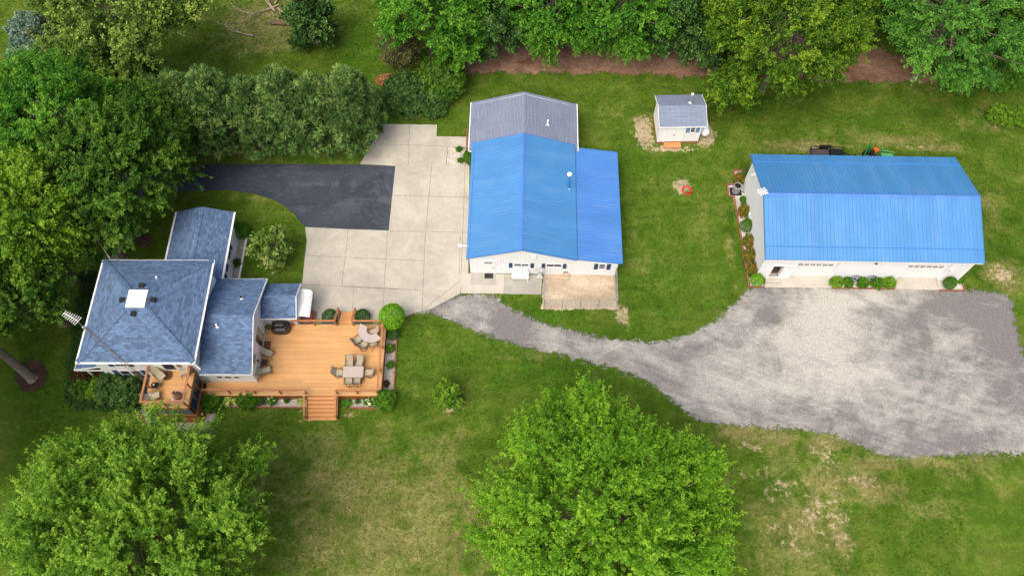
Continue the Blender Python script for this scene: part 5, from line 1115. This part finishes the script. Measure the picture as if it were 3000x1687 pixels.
L_DARK = leaf_mat('dark_maple_leaf', (.024,.075,.012), (.060,.145,.022), (.140,.265,.040))
L_YEL = leaf_mat('yellow_green_leaf', (.042,.112,.010), (.115,.240,.022), (.245,.400,.050))
L_PALE = leaf_mat('pale_sycamore_leaf', (.050,.100,.020), (.130,.220,.050), (.275,.380,.105))
L_OAK = leaf_mat('hickory_leaf', (.022,.070,.006), (.068,.160,.014), (.215,.335,.035))
L_LOC = leaf_mat('soft_locust_leaf', (.035,.120,.024), (.085,.235,.045), (.165,.36,.070))
L_TOP = leaf_mat('woodland_leaf', (.026,.105,.014), (.070,.215,.026), (.170,.350,.045))
L_HOL = leaf_mat('glossy_dark_leaf', (.012,.042,.012), (.032,.085,.022), (.095,.185,.055), .2, .35)
L_SPR = leaf_mat('blue_spruce_needle', (.050,.105,.105), (.130,.215,.215), (.28,.38,.40), .15, .6)
L_PINE = leaf_mat('pine_needle', (.022,.062,.018), (.070,.150,.048), (.215,.320,.120), .15, .55)
L_BUSH = leaf_mat('clipped_bush_leaf', (.020,.075,.006), (.050,.140,.010), (.10,.22,.020), .25)
L_BRT = leaf_mat('bright_topiary_leaf', (.05,.16,.006), (.12,.30,.012), (.25,.46,.04), .3)
L_RUST = leaf_mat('rusty_spirea_leaf', (.030,.065,.010), (.085,.115,.018), (.30,.145,.030), .25)
L_RED = leaf_mat('dark_red_leaf', (.020,.016,.008), (.050,.028,.014), (.085,.05,.022), .2)
L_HOSTA = leaf_mat('variegated_hosta_leaf', (.05,.12,.012), (.18,.26,.05), (.50,.52,.20), .25)
L_GREY = leaf_mat('dry_cedar_leaf', (.045,.055,.022), (.085,.095,.040), (.15,.15,.075), .2, .7)
L_APPLE = leaf_mat('crab_apple_leaf', (.035,.085,.012), (.085,.155,.025), (.34,.42,.18), .25)
FLOWER = leaf_mat('white_petal', (.72,.76,.62), (.80,.80,.74), (.85,.84,.78), .2)

def tree(name, label, uv, cz, Rx, Rz, m, seed, group=None, nb=120, pb=7, ps=40, slen=1.5, spread=.22, leaf=.18, base=None, **kw):
    """uv is where the crown centre (height cz) is seen; the trunk stands straight below it"""
    c = P(uv[0], uv[1], cz); off = (0, 0)
    b = Vector((c.x, c.y, 0))
    if base is not None: b = base; off = (c.x-b.x, c.y-b.y)
    t = thing(name, label, 'tree', b, 0, group); tree_parts(t, np.random.default_rng(seed), cz, Rx, Rz, cz, m, BARK, nb, pb, ps, slen, spread, leaf, crown_off=off, **kw); return t

GT = 'trees of the dense stand at the left'
tree('maple_tree', 'huge pale green maple filling the bottom left corner below the house', (388,1566), 7.2, 8.9, 6.1, L_MAPLE2, 1, None, 440, 12, 44, 1.6, .19, .145, trunk_r=.5, lob=.13, zmin=-.40)
tree('maple_tree', 'huge round bright green maple on the lawn below the gravel drive', (1780,1520), 7.2, 8.6, 6.0, L_MAPLE, 2, None, 440, 12, 44, 1.6, .19, .145, trunk_r=.5, lob=.13, zmin=-.45)
tree('maple_tree', 'bright green maple at the left edge above the darker trees', (140,345), 9.2, 5.5, 5.6, L_TOP, 3, GT, 150, 11, 42, 1.6)
tree('maple_tree', 'yellow-green feathery maple at the left edge beside the house', (50,650), 9.0, 4.9, 5.8, L_YEL, 4, GT, 150, 11, 42, 1.7, .24, up=.05)
tree('maple_tree', 'dark green maple overhanging the near end of the asphalt driveway', (320,500), 8.0, 5.4, 5.2, L_DARK, 5, GT, 160, 11, 42, 1.5, base=P(425,705)+Vector((-1.5,.5,0)))
tree('maple_tree', 'medium green maple standing between the asphalt driveway and the pines', (440,405), 6.0, 3.7, 4.4, L_DARK, 6, GT, 90, 11, 42, 1.4)
tree('maple_tree', 'dark low-branched tree with leaning bare trunk at the left edge', (-205,850), 8.4, 5.0, 4.6, L_DARK, 7, GT, 110, 11, 42, 1.5, base=P(95,1108), trunk_r=.36)
tree('sycamore_tree', 'pale yellow-green sycamore in the top left corner beside the dry clearing', (352,45), 9.0, 7.2, 5.6, L_PALE, 8, None, 150, 10, 34, 1.6, .26, .22, lob=.3)
tree('maple_tree', 'mid green tree squeezed between the pale sycamore and the pine row', (335,205), 5.5, 3.6, 4.2, L_DARK, 9, GT, 80, 9, 34, 1.4)
tree('maple_tree', 'shady dark tree hanging over the lawn left of the house path', (262,640), 6.2, 3.2, 3.8, L_DARK, 10, GT, 60, 11, 42, 1.4)
tree('maple_tree', 'dark green low tree at the left edge above the leaning trunk', (75,850), 6.0, 3.0, 3.4, L_DARK, 31, GT, 60, 11, 42, 1.4)
for i, (u, v, lb) in enumerate([(-330,1330,'unseen tree added beyond the left edge to shade the front lawn'),(-420,1040,'unseen tree added beyond the left edge to shade lawn by the leaning trunk')]):
    tree('maple_tree', lb, (u, v), 9.5, 5.5, 6.0, L_DARK, 90+i, GT, 90, 9, 32, 1.6, .28, .25)  # off-frame trees added to block western sky light over the left lawn
GW = 'trees of the wood along the top edge'
tree('maple_tree', 'light green maple at the top with a lobe hanging beside the dark shrubs', (1245,-20), 7.5, 5.2, 5.0, L_TOP, 11, GW, 130, 10, 36, 1.5, .26, .23)
tree('maple_tree', 'slim bright green tree whose crown droops towards the dark shrub pair', (1345,108), 5.0, 2.0, 3.6, L_TOP, 12, GW, 50, 9, 36, 1.2, .24, .22, zmin=-.75, up=.1)
tree('holly_tree', 'glossy very dark tree left of the bright wood above the workshop', (1450,70), 4.5, 2.8, 4.0, L_HOL, 13, GW, 90, 8, 36, .9, .26, .22, zmin=-.8, up=.15)
tree('maple_tree', 'bright green tree of the wood directly above the workshop ridge', (1620,15), 6.2, 4.1, 5.6, L_TOP, 14, GW, 120, 11, 42, 1.4, .22, .19, zmin=-.85, up=.2)
tree('maple_tree', 'bright green tree of the wood between workshop and shed', (1825,20), 6.0, 4.0, 5.5, L_TOP, 15, GW, 120, 11, 42, 1.4, .22, .19, zmin=-.85, up=.2)
tree('holly_tree', 'low dark understory tree right of the bright wood, beside the hickory trunk', (2060,120), 3.0, 2.4, 2.8, L_HOL, 32, GW, 70, 8, 36, .9, .26, .22, zmin=-.8, up=.15)
tree('holly_tree', 'dark understory tree between the bright wood and the yellow-green hickory', (1975,70), 4.4, 2.6, 4.0, L_HOL, 16, GW, 80, 8, 36, .9, .26, .22, zmin=-.8, up=.15)
tree('hickory_tree', 'large yellow-green hickory overhanging the lawn beyond the shed', (2310,72), 8.4, 8.0, 6.0, L_OAK, 17, GW, 260, 11, 44, 1.5, .22, .17, zmin=-.55, lob=.26)
tree('hickory_tree', 'low hanging hickory branch end reaching down beside the shed', (2150,255), 4.2, 2.0, 1.9, L_OAK, 18, GW, 36, 8, 36, 1.1, .25, .20, zmin=-.8, base=P(2260,140))
tree('locust_tree', 'soft blue-green locust at the top right with a bare forked trunk', (2790,55), 7.6, 5.9, 5.4, L_LOC, 19, GW, 140, 11, 44, 1.5, .22, .17, zmin=-.6, up=.1)
tree('hickory_tree', 'dark green tree in the top right corner', (2985,85), 6.6, 4.1, 5.0, L_DARK, 20, GW, 100, 11, 42, 1.4, zmin=-.8)
for i, (u, v, r_, mm, lb) in enumerate([(1430,-90,4.6,L_TOP,'bright tree behind the glossy dark tree'),(1700,-120,5.0,L_TOP,'bright tree behind the wood above the workshop'),(1965,-100,4.8,L_DARK,'dark tree behind the hickory and the bright wood'),
        (2230,-150,5.4,L_OAK,'yellow-green tree behind the large hickory'),(2540,-90,4.8,L_DARK,'dark tree between the hickory and the locust'),(2800,-150,5.2,L_LOC,'soft green tree behind the locust'),(3090,-50,5.0,L_DARK,'dark tree off the top right corner'),(130,-150,4.6,L_PALE,'pale tree behind the blue spruce')]):
    tree('woodland_tree', lb, (u, v), 7.0, r_, 5.4, mm, 40+i, GW, 90, 9, 32, 1.5, .28, .25, zmin=-.7)
tree('young_tree', 'small dark glossy tree standing alone beside the pale fallen branches', (910,62), 2.9, 2.1, 3.0, L_HOL, 21, None, 70, 8, 36, .9, .22, .20, zmin=-.8)
tree('cedar_tree', 'thin dry grey-green cedar with bare twigs above the dark shrubs', (1168,140), 2.6, 1.9, 2.6, L_GREY, 22, None, 46, 7, 18, .9, .30, .16, zmin=-.8)
tree('crab_apple_tree', 'small round crab apple tree with pale leaf tips on the lawn beside the driveway', (797,722), 2.0, 1.62, 1.55, L_APPLE, 23, None, 60, 6, 22, .55, .16, .15, zmin=-.75, trunk_r=.09)
tree('young_tree', 'small lone leafy sapling on the lawn below the gravel drive', (1314,1158), 1.15, 1.0, 1.0, L_YEL, 24, None, 40, 6, 26, .42, .12, .12, zmin=-.7, trunk_r=.05)

# conifers
def needles(rg, tip, axis, m, t, n, L, Wd, T, name='crown', cone=1.0):
    """tufts: needles fanning around axis at each tip"""
    k = len(tip); rv = rg.normal(0, 1, (k, n, 3)); ax = axis[:, None]; d = unit(rv*cone + ax*.75)
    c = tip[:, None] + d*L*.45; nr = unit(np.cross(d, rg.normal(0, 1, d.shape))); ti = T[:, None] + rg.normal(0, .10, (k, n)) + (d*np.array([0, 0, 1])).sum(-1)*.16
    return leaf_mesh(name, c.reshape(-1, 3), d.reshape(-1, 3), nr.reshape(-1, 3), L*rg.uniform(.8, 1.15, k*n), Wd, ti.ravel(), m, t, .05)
def pine(label, base, H, Rr, seed, m, name='pine_tree', group=None, tufts=330, L=.62, Wd=.09, n=62, shape=.52, z0=.16):
    t = thing(name, label, 'tree', base, 0, group); rg = np.random.default_rng(seed)
    h = rg.uniform(z0, 1, tufts)**.85; prof = np.clip((1-h)/(1-z0), 0, 1)**shape*np.clip((h-z0+.28)/.35, 0, 1)**.5
    whorl = np.round(h*9)/9*.6+h*.4; ang = rg.uniform(0, 2*pi, tufts); lf = lobes(rg, 10, .25)
    dirs = np.stack([np.cos(ang), np.sin(ang), np.zeros(tufts)], 1)
    r_ = Rr*prof*np.sqrt(rg.uniform(.30, 1.05, tufts))*lf(dirs)+.12
    tip = dirs*r_[:, None]; tip[:, 2] = whorl*H+r_*.10+rg.normal(0, .12, tufts)
    ax = unit(dirs*.8+np.array([0, 0, .75])+rg.normal(0, .25, dirs.shape)); T = rg.normal(.46, .22, tufts)
    needles(rg, tip, ax, m, t, n, L, Wd, T)
    mb = MB(); mb.tube([(0,0,-.1),(0,0,H*.5),(0,0,H*.98)], [.20,.13,.03], 8)
    for i in range(0, tufts, 7): mb.tube([(0,0,max(.3,tip[i,2]-r_[i]*.35)), tuple(tip[i])], [.035,.012], 4, False)
    mb.build('trunk', BARK, t); return t
GP = 'pine trees of the row above the asphalt driveway'
for i, (u, v, H_, r_, lb) in enumerate([(520,432,7.6,2.8,'leftmost pine of the row, tangled with the dark maple'),(598,440,8.6,3.1,'second pine of the row counted from the dark maple'),(690,442,9.2,3.4,'third pine of the row counted from the dark maple'),(785,442,8.2,2.9,'middle pine of the row, left of the tallest'),
        (878,442,9.4,3.2,'tallest pine of the row, below the small dark glossy tree'),(968,436,8.2,2.9,'pine of the row next to the end one'),(1050,424,8.4,3.4,'end pine of the row, overhanging the concrete')]):
    pine(lb, P(u, v-14), H_, r_, 60+i, L_PINE, 'pine_tree', GP)
pine('blue-grey spruce at the left edge below the pale sycamore', P(245,300), 10.2, 3.7, 70, L_SPR, 'spruce_tree', None, 620, .36, .08, 44, .45)

# shrubs
def shrub(name, label, pos, Rx, Rz, m, seed, group=None, nb=46, pb=5, ps=30, slen=.3, spread=.16, leaf=.11, zc=None, up=.35, zmin=-.5, cat='shrub', lob=.12, wid=.62, inner=.6):
    t = thing(name, label, cat, pos, 0, group); rg = np.random.default_rng(seed); d = fib(nb, zmin, rg); lf = lobes(rg, 8, lob); zc = zc if zc is not None else Rz*.85
    ctr = np.array([0, 0, zc]); Rr = lf(d)[:, None]*np.array([Rx, Rx, Rz]); P0, P1, T = [], [], []
    for rep in range(pb):
        b = ctr+d*Rr*rg.uniform(.62, .9, (nb, 1))+rg.normal(0, slen*.4, (nb, 3)); dr = unit(d+np.array([0, 0, up])+rg.normal(0, .3, d.shape)); P0.append(b); P1.append(b+dr*slen*rg.uniform(.6, 1.2, (nb, 1))); T.append(rg.normal(.5, .15, nb))
    ni = int(nb*inner); b = ctr+fib(ni, -.2, rg)*np.array([Rx, Rx, Rz])*rg.uniform(.2, .6, (ni, 1)); P0.append(b); P1.append(b+np.array([0, 0, slen])); T.append(rg.normal(.4, .1, ni))
    P0, P1, T = map(np.concatenate, (P0, P1, T)); c, a, nr, s, ti = shoots_to_leaves(rg, P0, P1, ps, spread, leaf, T); c[:, 2] = np.maximum(c[:, 2], .03)
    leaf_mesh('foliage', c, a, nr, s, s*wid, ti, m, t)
    mb = MB()
    for i in range(6): a_ = i*1.05; mb.tube([(0,0,-.03),(Rx*.3*cos(a_),Rx*.3*sin(a_),zc*.8)], [.03,.012], 4, False)
    mb.build('stem', BARK, t); return t
def clipped(name, label, pos, Rx, Rz, m, seed, group=None, n=2600, leaf=.085, zc=None, pw=2.0, cat='shrub'):
    """dense clipped bush: short leaves over a rounded form, several layers deep"""
    t = thing(name, label, cat, pos, 0, group); rg = np.random.default_rng(seed); d = unit(rg.normal(0, 1, (n, 3))); d[:, 2] = np.where(d[:, 2] < -.55, -d[:, 2], d[:, 2]); lf = lobes(rg, 10, .07)
    zc = zc if zc is not None else Rz*.9; e = (np.abs(d)**pw).sum(1)**(-1/pw)
    c = d*(e*lf(d)*rg.uniform(.72, 1.03, n)**.6)[:, None]*np.array([Rx, Rx, Rz])+np.array([0, 0, zc]); c[:, 2] = np.maximum(c[:, 2], .03)
    ax = unit(d*.7+rg.normal(0, .6, d.shape)); nr = unit(d+rg.normal(0, .45, d.shape)+np.array([0, 0, .3])); bl = np.sin(c[:, 0]*5/Rx+1)*np.sin(c[:, 1]*6/Rx)*.10
    leaf_mesh('foliage', c, ax, nr, leaf*rg.uniform(.7, 1.3, n), leaf*.65, rg.normal(.5, .17, n)+bl, m, t)
    mb = MB(); mb.tube([(0,0,-.03),(0,0,zc)], [.05,.02], 5); mb.build('stem', BARK, t); return t
def hosta(label, pos, r, m, seed, n=60):
    t = thing('hosta', label, 'plant', pos, 0, 'hostas and lilies in the deck beds'); rg = np.random.default_rng(seed); a = rg.uniform(0, 2*pi, n); el = rg.uniform(.15, 1.2, n); f = rg.uniform(.45, 1, n)
    d = np.stack([np.cos(a)*np.cos(el), np.sin(a)*np.cos(el), np.sin(el)], 1); c = d*(r*f*.62)[:, None]+np.array([0, 0, .05]); c[:, 2] = np.minimum(c[:, 2], r*.8)
    ax = unit(d*np.array([1, 1, .25])); leaf_mesh('leaves', c, ax, unit(d+np.array([0, 0, .6])), r*rg.uniform(.5, .8, n), r*.16, rg.uniform(.1, 1, n), m, t, .3); return t
def flowers(label, pos, r, seed, cat='plant', nf=14):
    t = shrub('hydrangea', label, pos, r, r*.8, L_BUSH, seed, 'white flowering plants in the deck beds', 24, 4, 20, .16, .10, .09, cat=cat); rg = np.random.default_rng(seed+5); C_, A_, N_ = [], [], []
    for i in range(nf):
        h = unit(rg.normal(0, 1, 3)); h[2] = abs(h[2]); p = h*np.array([r, r, r*.8])*1.0+np.array([0, 0, r*.75]); d = unit(rg.normal(0, 1, (26, 3))); C_.append(p+d*.075); A_.append(unit(np.cross(d, rg.normal(0, 1, d.shape)))); N_.append(d)
    C_, A_, N_ = map(np.concatenate, (C_, A_, N_)); leaf_mesh('blossom', C_, A_, N_, .07, .06, rg.uniform(0, 1, len(C_)), FLOWER, t); return t
k2 = lambda x, y, z=0.0: P(560+x*.33126, 780+y*.33126, z)
def at(u, v, zc): c = P(u, v, zc); return Vector((c.x, c.y, 0))

# deck beds
shrub('mound_shrub', 'dark green mound shrub in the angle between screened porch and deck', at(621,1180,.4), .62, .5, L_BUSH, 80, None, 50)
hosta('large cream and green striped hosta left of the front steps', k2(350,1195), .80, L_HOSTA, 81, 110)
shrub('mound_shrub', 'dark green mound shrub right of the striped hosta', at(724,1172,.3), .60, .42, L_BUSH, 82, None, 46)
shrub('small_plant', 'small dark feathery plant beside the white drain pipe', k2(622,1200), .28, .25, L_HOL, 83, 'small plants in the deck beds', 18, 4, 20, .15, .1, .08, cat='plant')
flowers('white hydrangea between the drain pipe and the front steps', k2(722,1185), .33, 84)
shrub('small_plant', 'tiny dark plant in the stones left of the front steps', k2(850,1192), .16, .15, L_HOL, 85, 'small plants in the deck beds', 12, 3, 18, .10, .07, .07, cat='plant')
hosta('yellow-green hosta hugging the left rail of the front steps', k2(975,1200), .50, L_HOSTA, 86, 70)
hosta('plain green hosta hugging the right rail of the front steps', k2(1378,1215), .62, L_BUSH, 87, 110)
shrub('small_plant', 'tiny dark plant between the green hosta and the white flowers', k2(1475,1200), .16, .15, L_HOL, 88, 'small plants in the deck beds', 12, 3, 18, .10, .07, .07, cat='plant')
flowers('white hydrangea right of the front steps', k2(1580,1198), .34, 89, 'plant', 18)
shrub('round_bush', 'round leafy bush at the outer corner of the deck bed', at(1129,1172,.5), .66, .62, L_BUSH, 90, None, 50)
flowers('pale flowering plant in the side bed below the tall round bush', k2(1765,735), .26, 91, 'plant', 6)
shrub('small_plant', 'small dark green plant halfway along the side bed', k2(1772,880), .24, .24, L_BUSH, 92, 'small plants in the deck beds', 16, 4, 20, .14, .09, .08, cat='plant')
shrub('small_plant', 'small reddish plant near the lower end of the side bed', k2(1728,1045), .20, .2, L_RED, 93, 'small plants in the deck beds', 14, 4, 18, .12, .08, .07, cat='plant')
clipped('tall_round_bush', 'tall bright green oval bush at the right rear corner of the deck', at(1149,928,1.35), 1.05, 1.22, L_BRT, 94, None, 5200, .11, 1.45)
clipped('dark_bush', 'dark clipped bush under the tall bright oval bush', at(1151,980,.3), .52, .42, L_HOL, 95, None, 1400, .085)
clipped('dark_bush', 'dark round bush left of the rear deck steps', at(966,928,.5), .66, .6, L_HOL, 96, None, 2200, .085)
clipped('dark_bush', 'dark round bush right of the rear deck steps', at(1061,928,.5), .64, .58, L_HOL, 97, None, 2200, .085)
hosta('pale hosta behind the rear deck rail beside the left dark bush', k2(1130,500), .42, L_HOSTA, 98, 50); hosta('pale hosta behind the rear deck rail near the tall bush', k2(1640,502), .42, L_HOSTA, 99, 50)
o = thing('potted_plant', 'small green potted plant in the deck corner beside the covered grill', 'plant', (-19.42,26.48,DZ)); mb = MB(); mb.lathe([(.10,0),(.14,.22),(.15,.24),(.12,.24)], (0,0,0), 12); mb.build('pot', CLAY, o); rg = np.random.default_rng(3); d = unit(rg.normal(0, 1, (60, 3))); d[:, 2] = abs(d[:, 2]); leaf_mesh('foliage', d*.18+np.array([0, 0, .26]), d, unit(rg.normal(0, 1, d.shape)), .14, .07, rg.uniform(0, 1, 60), L_BUSH, o)
# porch shrubs and hedge
z2 = lambda x, y, zc: at(200+x*.12422, 1020+y*.12422, zc)
shrub('red_shrub', 'dark reddish-brown shrub under the porch eave', z2(440,640,.7), .95, .8, L_RED, 100, None, 60, 5, 30)
shrub('leafy_shrub', 'dark green shrub with a few pale blooms behind the white planter wall', z2(380,930,.6), .72, .68, L_DARK, 101, None, 50)
shrub('leafy_shrub', 'yellow-green rounded shrub in the white planter', z2(690,945,.6), .80, .72, L_YEL, 102, None, 56)
shrub('large_shrub', 'large dark shrub against the house wall left of the screened porch', z2(1120,960,1.2), 1.25, 1.35, L_HOL, 103, None, 90, 6, 36, .4, .22, .13)
shrub('large_shrub', 'large nearly black shrub touching the screened porch', z2(1480,1040,1.2), 1.15, 1.3, L_HOL, 104, None, 90, 6, 36, .4, .22, .13)
def hedge(label, pts, w, h, m, seed, per=520, leaf=.11):
    t = thing('hedge', label, 'hedge', pts[0]); rg = np.random.default_rng(seed); C_ = []
    o0 = np.array(pts[0])
    for a, b in zip(pts[:-1], pts[1:]):
        a, b = np.array(a), np.array(b); L = np.linalg.norm(b-a); n = int(L*per); d = (b-a)/L; s = np.array([-d[1], d[0], 0]); tt = rg.uniform(0, L, n); th_ = rg.uniform(0, pi, n); k = rg.uniform(.75, 1.05, n)*(1+.12*np.sin(tt*2.1+1)+.08*np.sin(tt*5))
        C_.append(a+d*tt[:, None]+s*(np.cos(th_)*w*.5*k)[:, None]+np.array([0, 0, 1])*(np.sin(th_)**.6*h*k)[:, None]-o0)
    c = np.concatenate(C_); n = len(c); leaf_mesh('foliage', c, unit(rg.normal(0, 1, (n, 3))), unit(rg.normal(0, .5, (n, 3))+np.array([0, 0, .8])), leaf*rg.uniform(.7, 1.3, n), leaf*.7, rg.normal(.45, .17, n), m, t); return t
hp = [P(*p) for p in [(262,800),(250,870),(236,960),(222,1060),(212,1150),(225,1178),(300,1182),(390,1190)]]
hedge('low dark ivy hedge curving along the left side of the house', [tuple(p) for p in hp], 1.15, .42, L_HOL, 110, 900)
# yard bushes
clipped('clipped_bush', 'clipped green bush at the corner of the north wing', at(708,676,.6), .78, .72, L_BUSH, 111, None, 3200, .08)
shrub('small_plant', 'small dark tuft in the gravel strip of the north wing', P(697,773), .26, .24, L_HOL, 112, None, 16, 4, 20, .14, .09, .08, cat='plant')
shrub('big_shrub', 'big dark green shrub at the end of the pine row', at(1188,282,1.0), 2.0, 1.5, L_HOL, 113, 'pair of big shrubs above the workshop', 150, 6, 40, .45, .26, .17)
shrub('big_shrub', 'big green shrub on the right of the pair, nearer the workshop', at(1292,242,1.0), 2.25, 1.6, L_DARK, 114, 'pair of big shrubs above the workshop', 160, 6, 40, .45, .26, .17)
shrub('big_shrub', 'small dark extension of the shrub pair reaching towards the grey roof', at(1265,310,.6), 1.15, .9, L_HOL, 115, 'pair of big shrubs above the workshop', 70, 6, 36, .4, .24, .16)
shrub('island_bush', 'bright green bush on a bare island at the right edge, the larger one', at(2926,340,.5), 1.0, .75, L_YEL, 116, 'island bushes at the right edge', 60, 5, 32)
shrub('island_bush', 'low bright green bush cut by the right edge, the smaller one', at(2982,347,.3), .85, .45, L_YEL, 117, 'island bushes at the right edge', 46, 5, 30)
clipped('clipped_bush', 'green bush half hidden under the west eave of the blue-roofed workshop', at(1374,462,.6), .55, .75, L_BUSH, 118, None, 2400, .085)
for i, (u, v) in enumerate([(1345,441),(1349,474)]): shrub('small_plant', ['small plant in the square gravel bed, the upper one','small plant in the square gravel bed, the lower one'][i], P(u, v), .22, .2, L_BUSH, 119+i, None, 14, 4, 18, .12, .08, .08, cat='plant')
# leaf pile
rg = np.random.default_rng(5); n = 1500; r_ = np.sqrt(rg.uniform(0, 1, n)); a = rg.uniform(0, 2*pi, n); c = np.stack([r_*1.3*np.cos(a), r_*.8*np.sin(a), .45*(1-r_**2)*rg.uniform(.7, 1, n)+.03], 1)
o = leaf_mesh('leaf_pile', c, unit(rg.normal(0, 1, (n, 3))*np.array([1, 1, .3])), unit(rg.normal(0, .5, (n, 3))+np.array([0, 0, 1])), .20, .11, rg.uniform(0, 1, n), leaf_mat('dry_brown_leaf', (.10,.04,.022), (.24,.10,.06), (.40,.22,.14), .1, .8), None); o.location = P(1140,236); tag(o, 'heap of reddish-brown dry leaves above the big dark shrubs', 'leaf pile')
# garage gable bed
gb = [(2167,525,.36,.40,L_RUST,'shrub','rusty_shrub','rusty orange shrub beyond the air conditioner'),(2177,584,.30,.26,L_BUSH,'clipped','round_shrub','small green shrub just below the air conditioner'),(2179,600,.24,.22,L_BUSH,'clipped','round_shrub','tiny green shrub squeezed above a rusty shrub'),
      (2184,619,.42,.46,L_RUST,'shrub','rusty_shrub','olive and rust shrub above the large clipped green shrub'),(2187,661,.54,.66,L_BUSH,'clipped','round_shrub','large clipped green shrub halfway along the white gable'),(2195,705,.43,.46,L_RUST,'shrub','rusty_shrub','olive and rust shrub below the large clipped green shrub'),
      (2199,748,.44,.46,L_RUST,'shrub','rusty_shrub','orange-tipped shrub between two rusty shrubs near the front corner'),(2205,790,.40,.42,L_RUST,'shrub','rusty_shrub','brightest orange shrub next to the corner bush'),(2218,820,.56,.62,L_BRT,'clipped','round_shrub','bright green round bush at the front corner by the open door')]
for i, (u, v, rx, rz, mm, kind, nm, lb) in enumerate(gb):
    pos = at(u, v, rz*.9)
    if kind == 'shrub': shrub(nm, lb, pos, rx, rz, mm, 130+i, 'shrubs along the garage gable', 36, 5, 26, .24, .13, .10)
    else: clipped(nm, lb, pos, rx, rz, mm, 130+i, 'shrubs along the garage gable', 2200, .08)
clipped('dark_bush', 'dark narrow bush at the far end of the gable bed', at(2182,512,.5), .36, .6, L_HOL, 141, 'shrubs along the garage gable', 1300, .08)
fb = [(2449,827,.38,.36,L_YEL,'grassy shrub at the left end of the wagon wheel bed'),(2483,829,.25,.28,L_BUSH,'dark shrub left of the wagon wheel nearer the open door'),(2527,829,.27,.28,L_BUSH,'dark shrub between the two wagon wheels'),(2568,831,.28,.30,L_BUSH,'dark shrub right of the second wagon wheel'),(2605,829,.38,.40,L_YEL,'light shrub at the right end of the wagon wheel bed')]
for i, (u, v, rx, rz, mm, lb) in enumerate(fb): shrub('bed_shrub', lb, at(u, v, rz*.8), rx, rz, mm, 150+i, 'shrubs of the wagon wheel bed', 34, 5, 26, .22, .12, .09)
shrub('undergrowth_bush', 'bright leafy undergrowth below the locust beside the litter strip', at(2800,222,.4), 1.8, .7, L_TOP, 170, None, 90, 6, 40, .5, .26, .16, cat='undergrowth')
shrub('undergrowth_bush', 'bright leafy undergrowth in front of the dark top right tree', at(2915,222,.4), 2.0, .8, L_TOP, 171, None, 90, 6, 40, .5, .26, .16, cat='undergrowth')
clipped('clipped_bush', 'dense dark green oval bush at the right garage corner', at(2783,829,.6), .50, .66, L_BUSH, 160, None, 2600, .08)
hosta('light green leafy plant behind the oval bush at the right garage corner', P(2812,824), .55, L_BUSH, 161, 70)

# grass blades over the open lawn
def inside(px, py, q):
    r = np.zeros(px.shape, bool)
    for a, b in zip(q, np.roll(q, -1, 0)):
        if abs(b[1]-a[1]) > 1e-12: r ^= ((a[1] > py) != (b[1] > py)) & (px < a[0]+(py-a[1])/(b[1]-a[1])*(b[0]-a[0]))
    return r
rg = np.random.default_rng(77); n = 150000
px, py = rg.uniform(-54, 58, n), rg.uniform(8, 70, n)
keep = np.abs(px) < (py*.50+27)
for q_ in POLYS: keep &= ~inside(px, py, q_)
for x0, y0, x1, y1 in [(-30.9,22,-23.2,29.7),(-33,22.3,-30.7,28.5),(-23.5,20.8,-10,27),(-23.4,22,-17,29.5),(-27.3,29.5,-23.3,35.7),(-27,19,-23.6,22.1),(-3.6,31.9,9,48.2),(5,31.9,8.9,43.2),(20.2,31.2,37.5,41.2),(13,45.3,17,48.7)]:
    keep &= ~((px > x0) & (px < x1) & (py > y0) & (py < y1))
px, py = px[keep], py[keep]
ix = np.clip(np.searchsorted(gx, px), 0, len(gx)-1); iy = np.clip(np.searchsorted(gy, py), 0, len(gy)-1); pt_ = paint[iy, ix]
ok = rg.uniform(0, 1, len(px)) > pt_[:, 1]*1.1; px, py, pt_ = px[ok], py[ok], pt_[ok]
k_ = 2; m_ = len(px); c = np.repeat(np.stack([px, py, np.full(m_, .045)], 1), k_, 0)+rg.normal(0, .05, (m_*k_, 3))*np.array([1, 1, .2]); d = unit(rg.normal(0, .8, (m_*k_, 3))*np.array([1, 1, 0])+np.array([0, 0, .75]))
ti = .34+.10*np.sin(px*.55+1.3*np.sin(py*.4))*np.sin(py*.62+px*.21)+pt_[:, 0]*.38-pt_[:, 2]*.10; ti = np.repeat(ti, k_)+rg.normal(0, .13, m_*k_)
L_GRASS = leaf_mat('grass_blade', (.024,.062,.004), (.062,.120,.010), (.240,.225,.090), .3, .7)
o = leaf_mesh('grass', c, d, unit(rg.normal(0, 1, c.shape)*np.array([1, 1, .3])), rg.uniform(.08, .17, m_*k_), .05, ti, L_GRASS, None, .1); o['kind'] = 'stuff'; o['label'] = 'short mown green grass covering the open lawns'; o['category'] = 'grass'
